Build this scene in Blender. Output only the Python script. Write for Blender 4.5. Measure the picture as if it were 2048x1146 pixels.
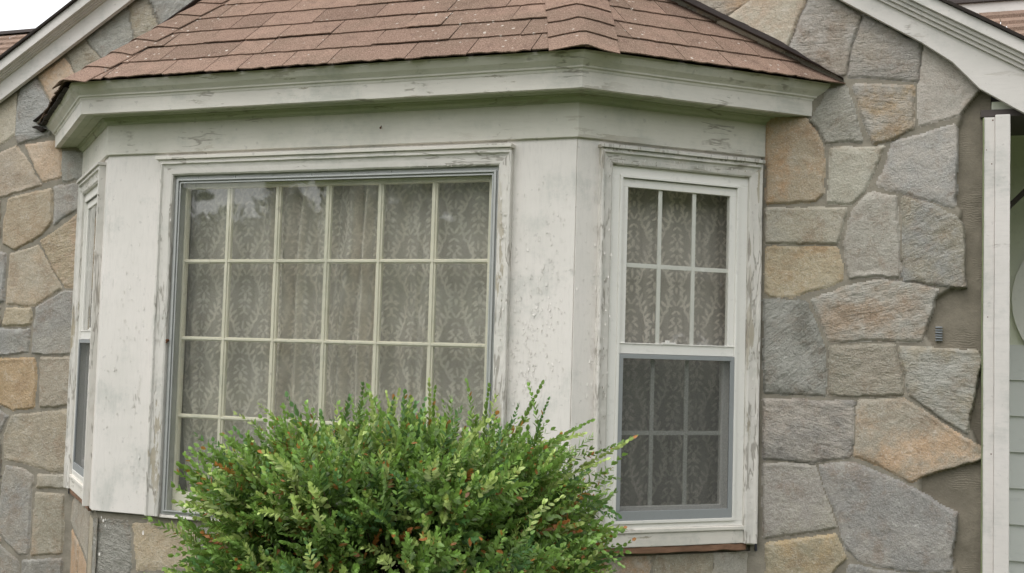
import bpy, bmesh, math, random
import numpy as np
from mathutils import Vector, Matrix
random.seed(7); RNG = np.random.default_rng(11)
for o in list(bpy.data.objects): bpy.data.objects.remove(o, do_unlink=True)
scene = bpy.context.scene
COL = scene.collection

# ---------------------------------------------------------------- camera
CAM = Vector((3.5202, -4.8754, 0.7333))
YAW, PITCH, ROLL, FPX = 0.3515, 0.0584, 0.0283, 2345.1337
_f = Vector((-math.sin(YAW)*math.cos(PITCH), math.cos(YAW)*math.cos(PITCH), math.sin(PITCH)))
_r0 = Vector((math.cos(YAW), math.sin(YAW), 0)); _u0 = _r0.cross(_f)
_r = _r0*math.cos(ROLL)+_u0*math.sin(ROLL); _u = _u0*math.cos(ROLL)-_r0*math.sin(ROLL)
cd = bpy.data.cameras.new('camera'); cam = bpy.data.objects.new('camera', cd); COL.objects.link(cam)
cd.sensor_width = 36; cd.lens = 36*FPX/2048; cd.clip_end = 800; cd.clip_start = 0.05
cam.matrix_world = Matrix(((_r.x,_u.x,-_f.x,CAM.x),(_r.y,_u.y,-_f.y,CAM.y),(_r.z,_u.z,-_f.z,CAM.z),(0,0,0,1)))
scene.camera = cam

# ---------------------------------------------------------------- sky and sun (overcast)
SUN_EL, SUN_AZ = math.radians(58), math.radians(205)      # azimuth clockwise from +y
w = bpy.data.worlds.new('World'); scene.world = w; w.use_nodes = True
nt = w.node_tree; nt.nodes.clear()
out = nt.nodes.new('ShaderNodeOutputWorld'); bg = nt.nodes.new('ShaderNodeBackground')
sky = nt.nodes.new('ShaderNodeTexSky'); sky.sky_type = 'NISHITA'; sky.sun_disc = False
sky.sun_elevation = SUN_EL; sky.sun_rotation = SUN_AZ; sky.dust_density = 4.0; sky.air_density = 1.0; sky.ozone_density = 1.0
hs = nt.nodes.new('ShaderNodeHueSaturation'); hs.inputs['Saturation'].default_value = 0.16
nt.links.new(sky.outputs[0], hs.inputs['Color']); cl = nt.nodes.new('ShaderNodeMix'); cl.data_type = 'RGBA'          # even cloud sheet over the clear sky
cl.inputs[0].default_value = 0.75; cl.inputs[7].default_value = (5.0, 5.05, 5.1, 1)
nt.links.new(hs.outputs[0], cl.inputs[6]); nt.links.new(cl.outputs[2], bg.inputs['Color'])
nt.links.new(bg.outputs[0], out.inputs['Surface']); bg.inputs['Strength'].default_value = 0.15
sd = bpy.data.lights.new('sun', 'SUN'); sd.energy = 0.5; sd.angle = math.radians(40); sd.color = (1.0, 0.96, 0.9)
sun = bpy.data.objects.new('sun', sd); COL.objects.link(sun)
_sd = Vector((math.sin(SUN_AZ)*math.cos(SUN_EL), math.cos(SUN_AZ)*math.cos(SUN_EL), math.sin(SUN_EL)))
sun.rotation_euler = _sd.to_track_quat('Z', 'Y').to_euler()
scene.view_settings.view_transform = 'Standard'; scene.view_settings.look = 'None'
scene.view_settings.exposure = 1.05; scene.view_settings.gamma = 1
scene.render.engine = 'CYCLES'
scene.cycles.transparent_max_bounces = 24; scene.cycles.max_bounces = 10; scene.cycles.diffuse_bounces = 5

# ---------------------------------------------------------------- materials
def s2l(c):
    return tuple(((v/255)/12.92 if v/255 <= .04045 else ((v/255+.055)/1.055)**2.4) for v in c)
class NT:
    def __init__(s, name):
        s.m = bpy.data.materials.new(name); s.m.use_nodes = True; s.t = s.m.node_tree; s.t.nodes.clear()
        s.out = s.n('ShaderNodeOutputMaterial'); s.tc = s.n('ShaderNodeTexCoord')
    def n(s, ty, **k):
        x = s.t.nodes.new(ty)
        for a, v in k.items(): setattr(x, a, v)
        return x
    def l(s, a, b): s.t.links.new(a, b)
    def setin(s, x, nm, v):
        i = x.inputs[nm]
        if hasattr(v, 'links') or hasattr(v, 'is_linked'): s.l(v, i)
        else: i.default_value = v
    def coord(s, scale=(1,1,1), rot=(0,0,0), src=None):
        mp = s.n('ShaderNodeMapping'); s.l(src or s.tc.outputs['Object'], mp.inputs['Vector'])
        mp.inputs['Scale'].default_value = scale; mp.inputs['Rotation'].default_value = rot
        return mp.outputs[0]
    def noise(s, scale, detail=4, rough=.55, vec=None, dist=0):
        x = s.n('ShaderNodeTexNoise'); s.l(vec or s.tc.outputs['Object'], x.inputs['Vector'])
        x.inputs['Scale'].default_value = scale; x.inputs['Detail'].default_value = detail
        x.inputs['Roughness'].default_value = rough; x.inputs['Distortion'].default_value = dist
        return x.outputs['Fac']
    def vor(s, scale, feature='F1', vec=None, out='Distance'):
        x = s.n('ShaderNodeTexVoronoi'); x.feature = feature; s.l(vec or s.tc.outputs['Object'], x.inputs['Vector'])
        x.inputs['Scale'].default_value = scale
        return x.outputs[out]
    def ramp(s, fac, a, b, lo=0.0, hi=1.0):
        x = s.n('ShaderNodeMapRange'); x.interpolation_type = 'SMOOTHSTEP'
        s.setin(x, 'Value', fac); x.inputs['From Min'].default_value = a; x.inputs['From Max'].default_value = b
        x.inputs['To Min'].default_value = lo; x.inputs['To Max'].default_value = hi
        return x.outputs['Result']
    def math(s, op, a, b=0.0):
        x = s.n('ShaderNodeMath'); x.operation = op
        for i, v in ((0, a), (1, b)):
            if isinstance(v, (int, float)): x.inputs[i].default_value = v
            else: s.l(v, x.inputs[i])
        return x.outputs[0]
    def mix(s, fac, a, b, mode='MIX'):
        x = s.n('ShaderNodeMix'); x.data_type = 'RGBA'; x.blend_type = mode
        for nm, v in (('Factor', fac), ('A', a), ('B', b)):
            i = [q for q in x.inputs if q.name == nm and q.type == ('VALUE' if nm == 'Factor' else 'RGBA')][0]
            if isinstance(v, (int, float)): i.default_value = v
            elif isinstance(v, tuple): i.default_value = (*v[:3], 1)
            else: s.l(v, i)
        return [q for q in x.outputs if q.type == 'RGBA'][0]
    def bump(s, h, strength, dist, prev=None):
        x = s.n('ShaderNodeBump'); x.inputs['Strength'].default_value = strength; x.inputs['Distance'].default_value = dist
        s.l(h, x.inputs['Height'])
        if prev: s.l(prev, x.inputs['Normal'])
        return x.outputs[0]
    def attr(s, name, out='Color'):
        x = s.n('ShaderNodeAttribute'); x.attribute_name = name; return x.outputs[out]
    def bsdf(s, col, rough=.6, normal=None, spec=.4, metal=0, trans=None):
        x = s.n('ShaderNodeBsdfPrincipled')
        for nm, v in (('Base Color', col), ('Roughness', rough), ('Specular IOR Level', spec), ('Metallic', metal)):
            i = x.inputs[nm]
            if isinstance(v, (int, float)): i.default_value = v
            elif isinstance(v, tuple): i.default_value = (*v[:3], 1)
            else: s.l(v, i)
        if normal: s.l(normal, x.inputs['Normal'])
        s.l(x.outputs[0], s.out.inputs['Surface'])
        return x

def paint(name, rgb=(216,213,206), peel=.3, axis='z', crack=.5, green=.0, wood=(168,158,138)):
    """old brush-painted wood: dirt, hairline cracks, curled bare patches"""
    m = NT(name); base = s2l(rgb)
    st = {'z': (1,1,.16), 'x': (.16,.16,1)}[axis]
    v = m.coord(st)
    big = m.noise(2.6, 5, .6); mid = m.noise(17, 6, .65, v); fine = m.noise(90, 5, .7, v)
    c = m.mix(m.ramp(big, .35, .75), base, tuple(b*k for b, k in zip(base, (.90,.91,.90))))
    c = m.mix(m.ramp(fine, .45, .8, 0, .5), c, tuple(b*.80 for b in base))
    if green: c = m.mix(m.ramp(m.noise(5, 6, .7), .3, .75, green*.45, green), c, s2l((150,158,128)))
    c = m.mix(m.ramp(m.noise(38, 3, .5), .66, .74, 0, .5), c, tuple(b*.6 for b in base))   # specks of dirt
    c = m.mix(m.math('MULTIPLY', m.ramp(m.noise(3.3, 6, .7), .50, .66, 0, .62), m.ramp(fine, .25, .6, .45, 1)), c, tuple(b*k for b, k in zip(base, (.66,.70,.69))))   # grey weather stains
    mask = m.math('MULTIPLY', m.ramp(m.noise(1.7, 3, .5), .40, .62), m.ramp(mid, .66-.13*peel, .675-.13*peel))
    mask = m.math('MINIMUM', m.math('MULTIPLY', mask, min(1.0, .35+peel)), 1.0)
    wd = m.mix(fine, s2l(wood), tuple(b*.66 for b in s2l(wood)))
    c = m.mix(mask, c, wd)
    def contour(sc, w_, dist):
        q = m.noise(sc, 4, .55, m.coord((1,1,.13) if axis == 'z' else (.13,.13,1)), dist)
        return m.ramp(m.math('ABSOLUTE', m.math('SUBTRACT', q, .5)), w_*.5, w_*1.4, 1, 0)
    patch = m.ramp(m.noise(4.3, 4, .6), .66-.24*crack, .72-.22*crack)
    line = m.math('MULTIPLY', m.math('MAXIMUM', contour(11, .011, .25), m.math('MULTIPLY', contour(30, .022, .2), m.ramp(m.noise(7.7, 3, .6), .52, .56))), patch)
    c = m.mix(m.math('MULTIPLY', line, .75), c, tuple(b*k for b, k in zip(base, (.42,.40,.37))))
    h = m.math('SUBTRACT', m.math('SUBTRACT', m.math('MULTIPLY', fine, .25), m.math('MULTIPLY', mask, .9)), m.math('MULTIPLY', line, .8))
    h = m.math('ADD', h, m.math('MULTIPLY', m.noise(28, 5, .7), .35))
    nb = m.bump(h, .55, .0022)
    m.bsdf(c, m.ramp(fine, .3, .7, .55, .75), nb, .35)
    return m.m

def plain(name, rgb, rough=.5, var=.12, scale=12, bump=.15, spec=.4, metal=0, stretch=(1,1,1)):
    m = NT(name); b = s2l(rgb); v = m.coord(stretch)
    n1 = m.noise(scale, 6, .65, v); n2 = m.noise(scale*9, 3, .6, v)
    c = m.mix(n1, tuple(x*(1-var) for x in b), tuple(min(1, x*(1+var)) for x in b))
    c = m.mix(m.ramp(n2, .55, .8, 0, .35), c, tuple(x*.7 for x in b))
    m.bsdf(c, rough, m.bump(m.math('ADD', n1, m.math('MULTIPLY', n2, .4)), bump, .003), spec, metal)
    return m.m

def glass(name, dirt=.05, tint=(.93,.96,.94), boost=1.0, wave=.0):
    m = NT(name)
    fr = m.n('ShaderNodeFresnel'); fr.inputs['IOR'].default_value = 1.5
    ge = m.n('ShaderNodeNewGeometry')                         # a thin pane: the same reflectance from either side
    m.l(m.ramp(ge.outputs['Backfacing'], 0, 1, 1.5, 1/1.5), fr.inputs['IOR'])
    f = m.math('MULTIPLY', fr.outputs[0], 1.75*boost)           # both faces of the pane
    f = m.math('MINIMUM', f, 1.0)
    tr = m.n('ShaderNodeBsdfTransparent'); tr.inputs[0].default_value = (*tint, 1)
    gl = m.n('ShaderNodeBsdfGlossy'); gl.inputs['Roughness'].default_value = .015
    if wave:
        m.l(m.bump(m.noise(3.5, 2, .5), wave, .004), gl.inputs['Normal'])
    a = m.n('ShaderNodeMixShader'); m.l(f, a.inputs[0]); m.l(tr.outputs[0], a.inputs[1]); m.l(gl.outputs[0], a.inputs[2])
    df = m.n('ShaderNodeBsdfDiffuse'); df.inputs[0].default_value = (.6,.6,.56,1)
    b = m.n('ShaderNodeMixShader'); m.l(m.ramp(m.noise(9, 6, .7), .3, .8, dirt*.4, dirt*1.6), b.inputs[0])
    m.l(a.outputs[0], b.inputs[1]); m.l(df.outputs[0], b.inputs[2]); m.l(b.outputs[0], m.out.inputs['Surface'])
    return m.m

def stone_mat():
    m = NT('fieldstone'); c = m.attr('col'); an = m.attr('ang', 'Fac'); kd = m.attr('kind', 'Fac')
    # strata run along each stone's own direction
    sp = m.n('ShaderNodeVectorRotate'); sp.rotation_type = 'Y_AXIS'; m.l(m.tc.outputs['Object'], sp.inputs['Vector']); m.l(an, sp.inputs['Angle'])
    v = m.coord((1,1,4.5), src=sp.outputs[0])
    st = m.noise(16, 7, .68, v, .6); fi = m.noise(95, 5, .72); mi = m.noise(30, 6, .7, dist=.5)
    g = m.noise(170, 3, .7)
    c2 = m.mix(m.math('MULTIPLY', m.ramp(st, .3, .72, 0, .62), m.math('ADD', m.math('MULTIPLY', kd, .75), .08)), c, m.mix(.5, c, (.14,.135,.125)))
    br = m.noise(8, 7, .72, dist=.3); c2 = m.mix(m.ramp(br, .48, .68, 0, .72), c2, m.mix(.55, c, (.24,.14,.07)))
    c2 = m.mix(m.ramp(br, .46, .30, 0, .4), c2, m.mix(.5, c, (.55,.54,.50)))
    c2 = m.mix(m.ramp(mi, .5, .75, 0, .5), c2, m.mix(.6, c, (.72,.70,.65)))
    c2 = m.mix(m.ramp(mi, .48, .25, 0, .38), c2, m.mix(.6, c, (.10,.095,.085)))
    c2 = m.mix(m.ramp(fi, .54, .72, 0, .5), c2, m.mix(.45, c, (.80,.79,.74)))
    c2 = m.mix(m.ramp(fi, .46, .28, 0, .6), c2, m.mix(.45, c, (.07,.065,.06)))
    c2 = m.mix(m.ramp(g, .58, .68, 0, .5), c2, (.66,.65,.62))
    c2 = m.mix(m.ramp(g, .42, .34, 0, .4), c2, (.09,.085,.08))
    h = m.math('ADD', m.math('MULTIPLY', st, m.math('ADD', m.math('MULTIPLY', kd, 1.7), .12)), m.math('ADD', m.math('MULTIPLY', fi, .9), m.math('MULTIPLY', mi, 1.3)))
    h = m.math('ADD', h, m.math('MULTIPLY', g, .35))
    h = m.math('MULTIPLY', h, m.math('ADD', m.math('MULTIPLY', kd, .9), .42))
    nb = m.bump(h, .9, .011)
    m.bsdf(c2, m.ramp(fi, .3, .7, .5, .8), nb, .35)
    return m.m

def mortar_mat(name, rgb, combed=False):
    m = NT(name); b = s2l(rgb)
    n1 = m.noise(7, 6, .7); n2 = m.noise(130, 4, .7)
    c = m.mix(m.ramp(n1, .3, .7), tuple(x*.78 for x in b), tuple(x*1.12 for x in b))
    c = m.mix(m.ramp(n2, .5, .75, 0, .4), c, tuple(x*.55 for x in b))
    if combed:
        wv = m.n('ShaderNodeTexWave'); wv.wave_type = 'BANDS'; wv.bands_direction = 'Z'; m.l(m.tc.outputs['Object'], wv.inputs['Vector'])
        wv.inputs['Scale'].default_value = 34; wv.inputs['Distortion'].default_value = 7.5; wv.inputs['Detail'].default_value = 3
        wv.inputs['Detail Scale'].default_value = 1.3
        k = m.math('MULTIPLY', wv.outputs['Fac'], m.ramp(m.noise(5.5, 4, .6), .5, .62))
        h = m.math('ADD', m.math('MULTIPLY', k, .22), m.math('ADD', m.math('MULTIPLY', n2, .3), m.math('MULTIPLY', m.noise(22, 5, .7), .8)))
        nb = m.bump(h, .7, .007)
    else:
        nb = m.bump(m.math('ADD', n2, n1), .5, .004)
    m.bsdf(c, .9, nb, .15)
    return m.m

def shingle_mat(name='asphalt_shingle', rgb=(140,117,103)):
    m = NT(name); b = s2l(rgb); t = m.attr('tone', 'Fac')
    g = m.noise(190, 3, .75); g2 = m.noise(75, 5, .75); big = m.noise(3.2, 5, .65)
    c = m.mix(t, tuple(x*.74 for x in b), tuple(x*1.2 for x in b))
    c = m.mix(m.ramp(big, .4, .65, 0, .65), c, s2l((118,102,88)))
    c = m.mix(m.ramp(m.noise(11, 6, .7), .52, .72, 0, .55), c, s2l((92,74,66)))
    c = m.mix(m.ramp(g, .52, .66, 0, .6), c, s2l((186,160,146)))
    c = m.mix(m.ramp(g, .47, .34, 0, .65), c, s2l((72,50,46)))
    c = m.mix(m.ramp(g2, .6, .8, 0, .35), c, s2l((108,82,74)))
    sp = m.math('MULTIPLY', m.ramp(m.vor(26), .10, .20, 1, 0), m.ramp(m.noise(3.3, 5, .7), .50, .58))
    c = m.mix(m.math('MULTIPLY', sp, m.ramp(g2, .35, .6)), c, s2l((214,208,198)))
    m.bsdf(c, .95, m.bump(m.math('ADD', g, g2), .6, .004), .1)
    return m.m

M = {}
def mats():
    M['panel'] = paint('white_panel_paint', (228,223,218), peel=.0, crack=.16, wood=(196,190,178))
    M['casing'] = paint('peeling_casing_paint', (218,214,208), peel=.65, crack=1.0, wood=(186,176,156))
    M['casing_h'] = paint('peeling_head_casing_paint', (218,214,208), peel=.55, axis='x', crack=.8, wood=(186,176,156))
    M['trimh'] = paint('peeling_trim_paint', (226,221,213), peel=.45, axis='x', crack=.45)
    M['frieze'] = paint('mildew_bounce_frieze_paint', (224,219,211), peel=.3, axis='x', crack=.4, green=.22)  # green tint: mildew, plus bounced lawn light put into the colour
    M['soffit'] = paint('mildew_bounce_soffit_paint', (190,192,170), peel=.3, axis='x', crack=.4, green=.38)  # mildew and the lawn's green bounce, both put into this colour
    M['rake'] = paint('rake_board_paint', (220,215,211), peel=.05, axis='x', crack=.1)
    M['vinyl'] = plain('white_vinyl', (236,234,229), .35, .03, 4, .04)
    M['sash'] = paint('cream_sash_paint', (236,230,212), peel=.15, crack=.3)
    M['alu'] = plain('weathered_aluminium', (176,178,176), .45, .15, 40, .2, .5, .25)
    M['screenf'] = plain('grey_screen_frame', (150,154,156), .5, .06, 8, .05)
    M['stone'] = stone_mat()
    M['mortar'] = mortar_mat('joint_mortar', (144,138,126))
    M['coat'] = mortar_mat('scratch_coat', (132,125,112), True)
    M['shingle'] = shingle_mat()
    M['shingle_far'] = shingle_mat('asphalt_shingle_far', (146,124,110))
    M['asphalt_edge'] = plain('roofing_felt', (48,42,38), .95, .3, 30, .6)
    M['dark_trim_shade'] = plain('dark_trim_and_groove_shade', (74,66,64), .55, .25, 14, .3)  # dark trim; on the bay roof it paints the shadow of a groove
    M['dark'] = plain('dark_strip', (62,62,72), .7, .2, 20, .2)
    M['brick'] = plain('rotten_sill_wood', (134,104,84), .95, .5, 45, .9, stretch=(.4,.4,1.6))
    M['room'] = plain('interior_plaster', (165,155,138), .9)
    M['roomfloor'] = plain('interior_floor', (80,62,46), .6)
    M['glass'] = glass('window_glass', .03, tint=(.97,.98,.965), boost=1.05)
    M['storm'] = glass('dusty_storm_glass', .09, tint=(.97,.98,.965), boost=1.1, wave=.25)
    M['steel'] = plain('galvanised_steel', (150,154,158), .4, .2, 30, .2, .5, .8)
    M['rust'] = plain('rusty_steel', (96,62,40), .8, .4, 40, .5)
    M['siding'] = plain('grey_vinyl_siding', (214,216,214), .5, .05, 5, .06, stretch=(.3,1,1))
    M['porch'] = plain('porch_ceiling_board', (226,228,212), .7, .15, 6, .2)
    M['moss'] = plain('mossy_wood_edge', (128,136,104), .9, .3, 30, .5)
    M['bark'] = plain('shrub_bark', (96,80,62), .9, .3, 40, .8)
    M['trunk'] = plain('tree_bark', (88,76,64), .95, .35, 8, .9)
mats()

# ---------------------------------------------------------------- mesh helpers
def link(o, parent=None):
    COL.objects.link(o)
    if parent: o.parent = parent
    return o
def tag(o, label=None, cat=None, group=None, kind=None):
    if label: o['label'] = label
    if cat: o['category'] = cat
    if group: o['group'] = group
    if kind: o['kind'] = kind
    return o
def empty(name, loc=(0,0,0)):
    o = bpy.data.objects.new(name, None); o.location = loc; o.empty_display_size = .2; return link(o)
def np_mesh(name, V, F, mat, parent=None, attrs=None, smooth=True):
    V = np.asarray(V, np.float32); F = np.asarray(F, np.int32); k = F.shape[1]
    me = bpy.data.meshes.new(name); me.vertices.add(len(V)); me.vertices.foreach_set('co', V.ravel())
    me.loops.add(F.size); me.loops.foreach_set('vertex_index', F.ravel())
    me.polygons.add(len(F)); me.polygons.foreach_set('loop_start', np.arange(len(F), dtype=np.int32)*k)
    me.polygons.foreach_set('use_smooth', np.full(len(F), smooth))
    for nm, (ty, dom, dat) in (attrs or {}).items():
        a = me.attributes.new(nm, ty, dom)
        a.data.foreach_set('color' if ty == 'FLOAT_COLOR' else 'value', np.asarray(dat, np.float32).ravel())
    me.update(calc_edges=True); me.materials.append(mat)
    return link(bpy.data.objects.new(name, me), parent)
def sub(F, V, attrs, mask):
    """keep only faces in mask and re-index"""
    F = F[mask]; used, inv = np.unique(F, return_inverse=True)
    return used, inv.reshape(F.shape)

class MB:
    def __init__(s): s.V = []; s.F = []; s.T = []
    def quadbox(s, P):            # 8 points: bottom 4 ccw, top 4
        i = len(s.V); s.V += [tuple(p) for p in P]
        s.F += [[i+a for a in f] for f in ((0,3,2,1),(4,5,6,7),(0,1,5,4),(1,2,6,5),(2,3,7,6),(3,0,4,7))]
        return s
    def box(s, fr, u0, u1, z0, z1, n0, n1):
        o, uu, nn = fr
        P = [o+uu*a+nn*b+Vector((0,0,c)) for c in (z0, z1) for a, b in ((u0,n1),(u1,n1),(u1,n0),(u0,n0))]
        return s.quadbox(P)
    def prism(s, pts3, vec):      # polygon extruded along vec
        i = len(s.V); n = len(pts3); v = Vector(vec)
        s.V += [tuple(p) for p in pts3]+[tuple(Vector(p)+v) for p in pts3]
        s.F += [list(range(i, i+n)), list(range(i+2*n-1, i+n-1, -1))]
        s.F += [[i+k, i+n+k, i+n+(k+1) % n, i+(k+1) % n] for k in range(n)]
        return s
    def tube(s, pts, r, seg=8, r2=None):
        pts = [Vector(p) for p in pts]; n = len(pts); i = len(s.V); r2 = r if r2 is None else r2
        for k, p in enumerate(pts):
            d = (pts[min(k+1, n-1)]-pts[max(k-1, 0)]).normalized()
            a = d.cross(Vector((0,0,1)) if abs(d.z) < .9 else Vector((1,0,0))).normalized(); b = d.cross(a)
            rr = r+(r2-r)*k/(n-1)
            for j in range(seg):
                t = 2*math.pi*j/seg; s.V.append(tuple(p+a*rr*math.cos(t)+b*rr*math.sin(t)))
        for k in range(n-1):
            for j in range(seg):
                s.F.append([i+k*seg+j, i+k*seg+(j+1) % seg, i+(k+1)*seg+(j+1) % seg, i+(k+1)*seg+j])
        s.F += [[i+j for j in range(seg)][::-1], [i+(n-1)*seg+j for j in range(seg)]]
        return s
    def build(s, name, mat, parent=None, bevel=0.0, smooth=False, rough=0.0, cell=.03):
        me = bpy.data.meshes.new(name); me.from_pydata(s.V, [], s.F); me.materials.append(mat)
        bm = bmesh.new(); bm.from_mesh(me); bmesh.ops.recalc_face_normals(bm, faces=bm.faces)
        if bevel:
            bmesh.ops.bevel(bm, geom=[e for e in bm.edges if e.is_manifold and e.calc_face_angle(0) > .6], offset=bevel, segments=2, profile=.6, affect='EDGES', clamp_overlap=True)
        if rough:
            for _ in range(7):
                es = [e for e in bm.edges if e.calc_length() > cell*1.9]
                if not es: break
                bmesh.ops.subdivide_edges(bm, edges=es, cuts=1, use_grid_fill=False)
            bmesh.ops.triangulate(bm, faces=[f for f in bm.faces if len(f.verts) > 4])
            from mathutils import noise
            for v in bm.verts:
                p = v.co*22
                v.co += (Vector(noise.noise_vector(p))*.7+Vector(noise.noise_vector(v.co*5))*.9)*rough
        if s.T:
            pass
        bm.to_mesh(me); bm.free()
        if smooth:
            for p in me.polygons: p.use_smooth = True
        return link(bpy.data.objects.new(name, me), parent)

# value noise in numpy
def vnoise(x, y, seed, oct=4, gain=.55):
    r = 0; amp = 1; tot = 0
    for o in range(oct):
        g = np.random.default_rng(seed*101+o).random((257, 257)); g = g*2-1
        xi = np.floor(x).astype(int); yi = np.floor(y).astype(int); fx = x-xi; fy = y-yi
        fx = fx*fx*(3-2*fx); fy = fy*fy*(3-2*fy); a, b = xi & 255, yi & 255
        r = r+amp*((g[a, b]*(1-fx)+g[a+1, b]*fx)*(1-fy)+(g[a, b+1]*(1-fx)+g[a+1, b+1]*fx)*fy)
        tot += amp; amp *= gain; x = x*2.03+17.3; y = y*2.03+5.1
    return r/tot
def sstep(a, b, x):
    t = np.clip((x-a)/(b-a), 0, 1); return t*t*(3-2*t)
def poly_sdf(px, py, P):
    """signed distance, positive inside"""
    d = np.full(px.shape, 1e9); ins = np.zeros(px.shape, bool); n = len(P)
    for i in range(n):
        ax, ay = P[i]; bx, by = P[(i+1) % n]; ex, ey = bx-ax, by-ay
        wx, wy = px-ax, py-ay; t = np.clip((wx*ex+wy*ey)/(ex*ex+ey*ey+1e-12), 0, 1)
        d = np.minimum(d, (wx-ex*t)**2+(wy-ey*t)**2)
        c = ((ay > py) != (by > py))
        with np.errstate(divide='ignore', invalid='ignore'):
            xx = (bx-ax)*(py-ay)/((by-ay) if by != ay else 1e-12)+ax
        ins ^= (c & (px < xx))
    d = np.sqrt(d); return np.where(ins, d, -d)

# ---------------------------------------------------------------- dimensions of the bay (metres)
W, XS, D = 2.2, 0.6329, 0.5852
LS = math.hypot(XS, D); NX, NY = D/LS, -XS/LS
def corners(o):
    y = -D-o; xr = W+(o+NY*o)/NX; xw = W+(o-NY*D)/NX
    return [(W-xw, 0.0), (W-xr, y), (xr, y), (xw, 0.0)]
FRONT = (Vector((0,-D,0)), Vector((1,0,0)), Vector((0,-1,0)))
RIGHT = (Vector((W,-D,0)), Vector((XS,D,0))/LS, Vector((D,-XS,0))/LS)
LEFT = (Vector((-XS,0,0)), Vector((XS,-D,0))/LS, Vector((-D,-XS,0))/LS)
WALL = (Vector((0,0,0)), Vector((1,0,0)), Vector((0,-1,0)))
Z_FRIEZE, Z_SOFFIT, Z_EAVE = 1.577, 1.744, 1.876
GROUND = -0.87
def on(fr, u, z, n=0.0):
    return fr[0]+fr[1]*u+fr[2]*n+Vector((0,0,z))

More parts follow.
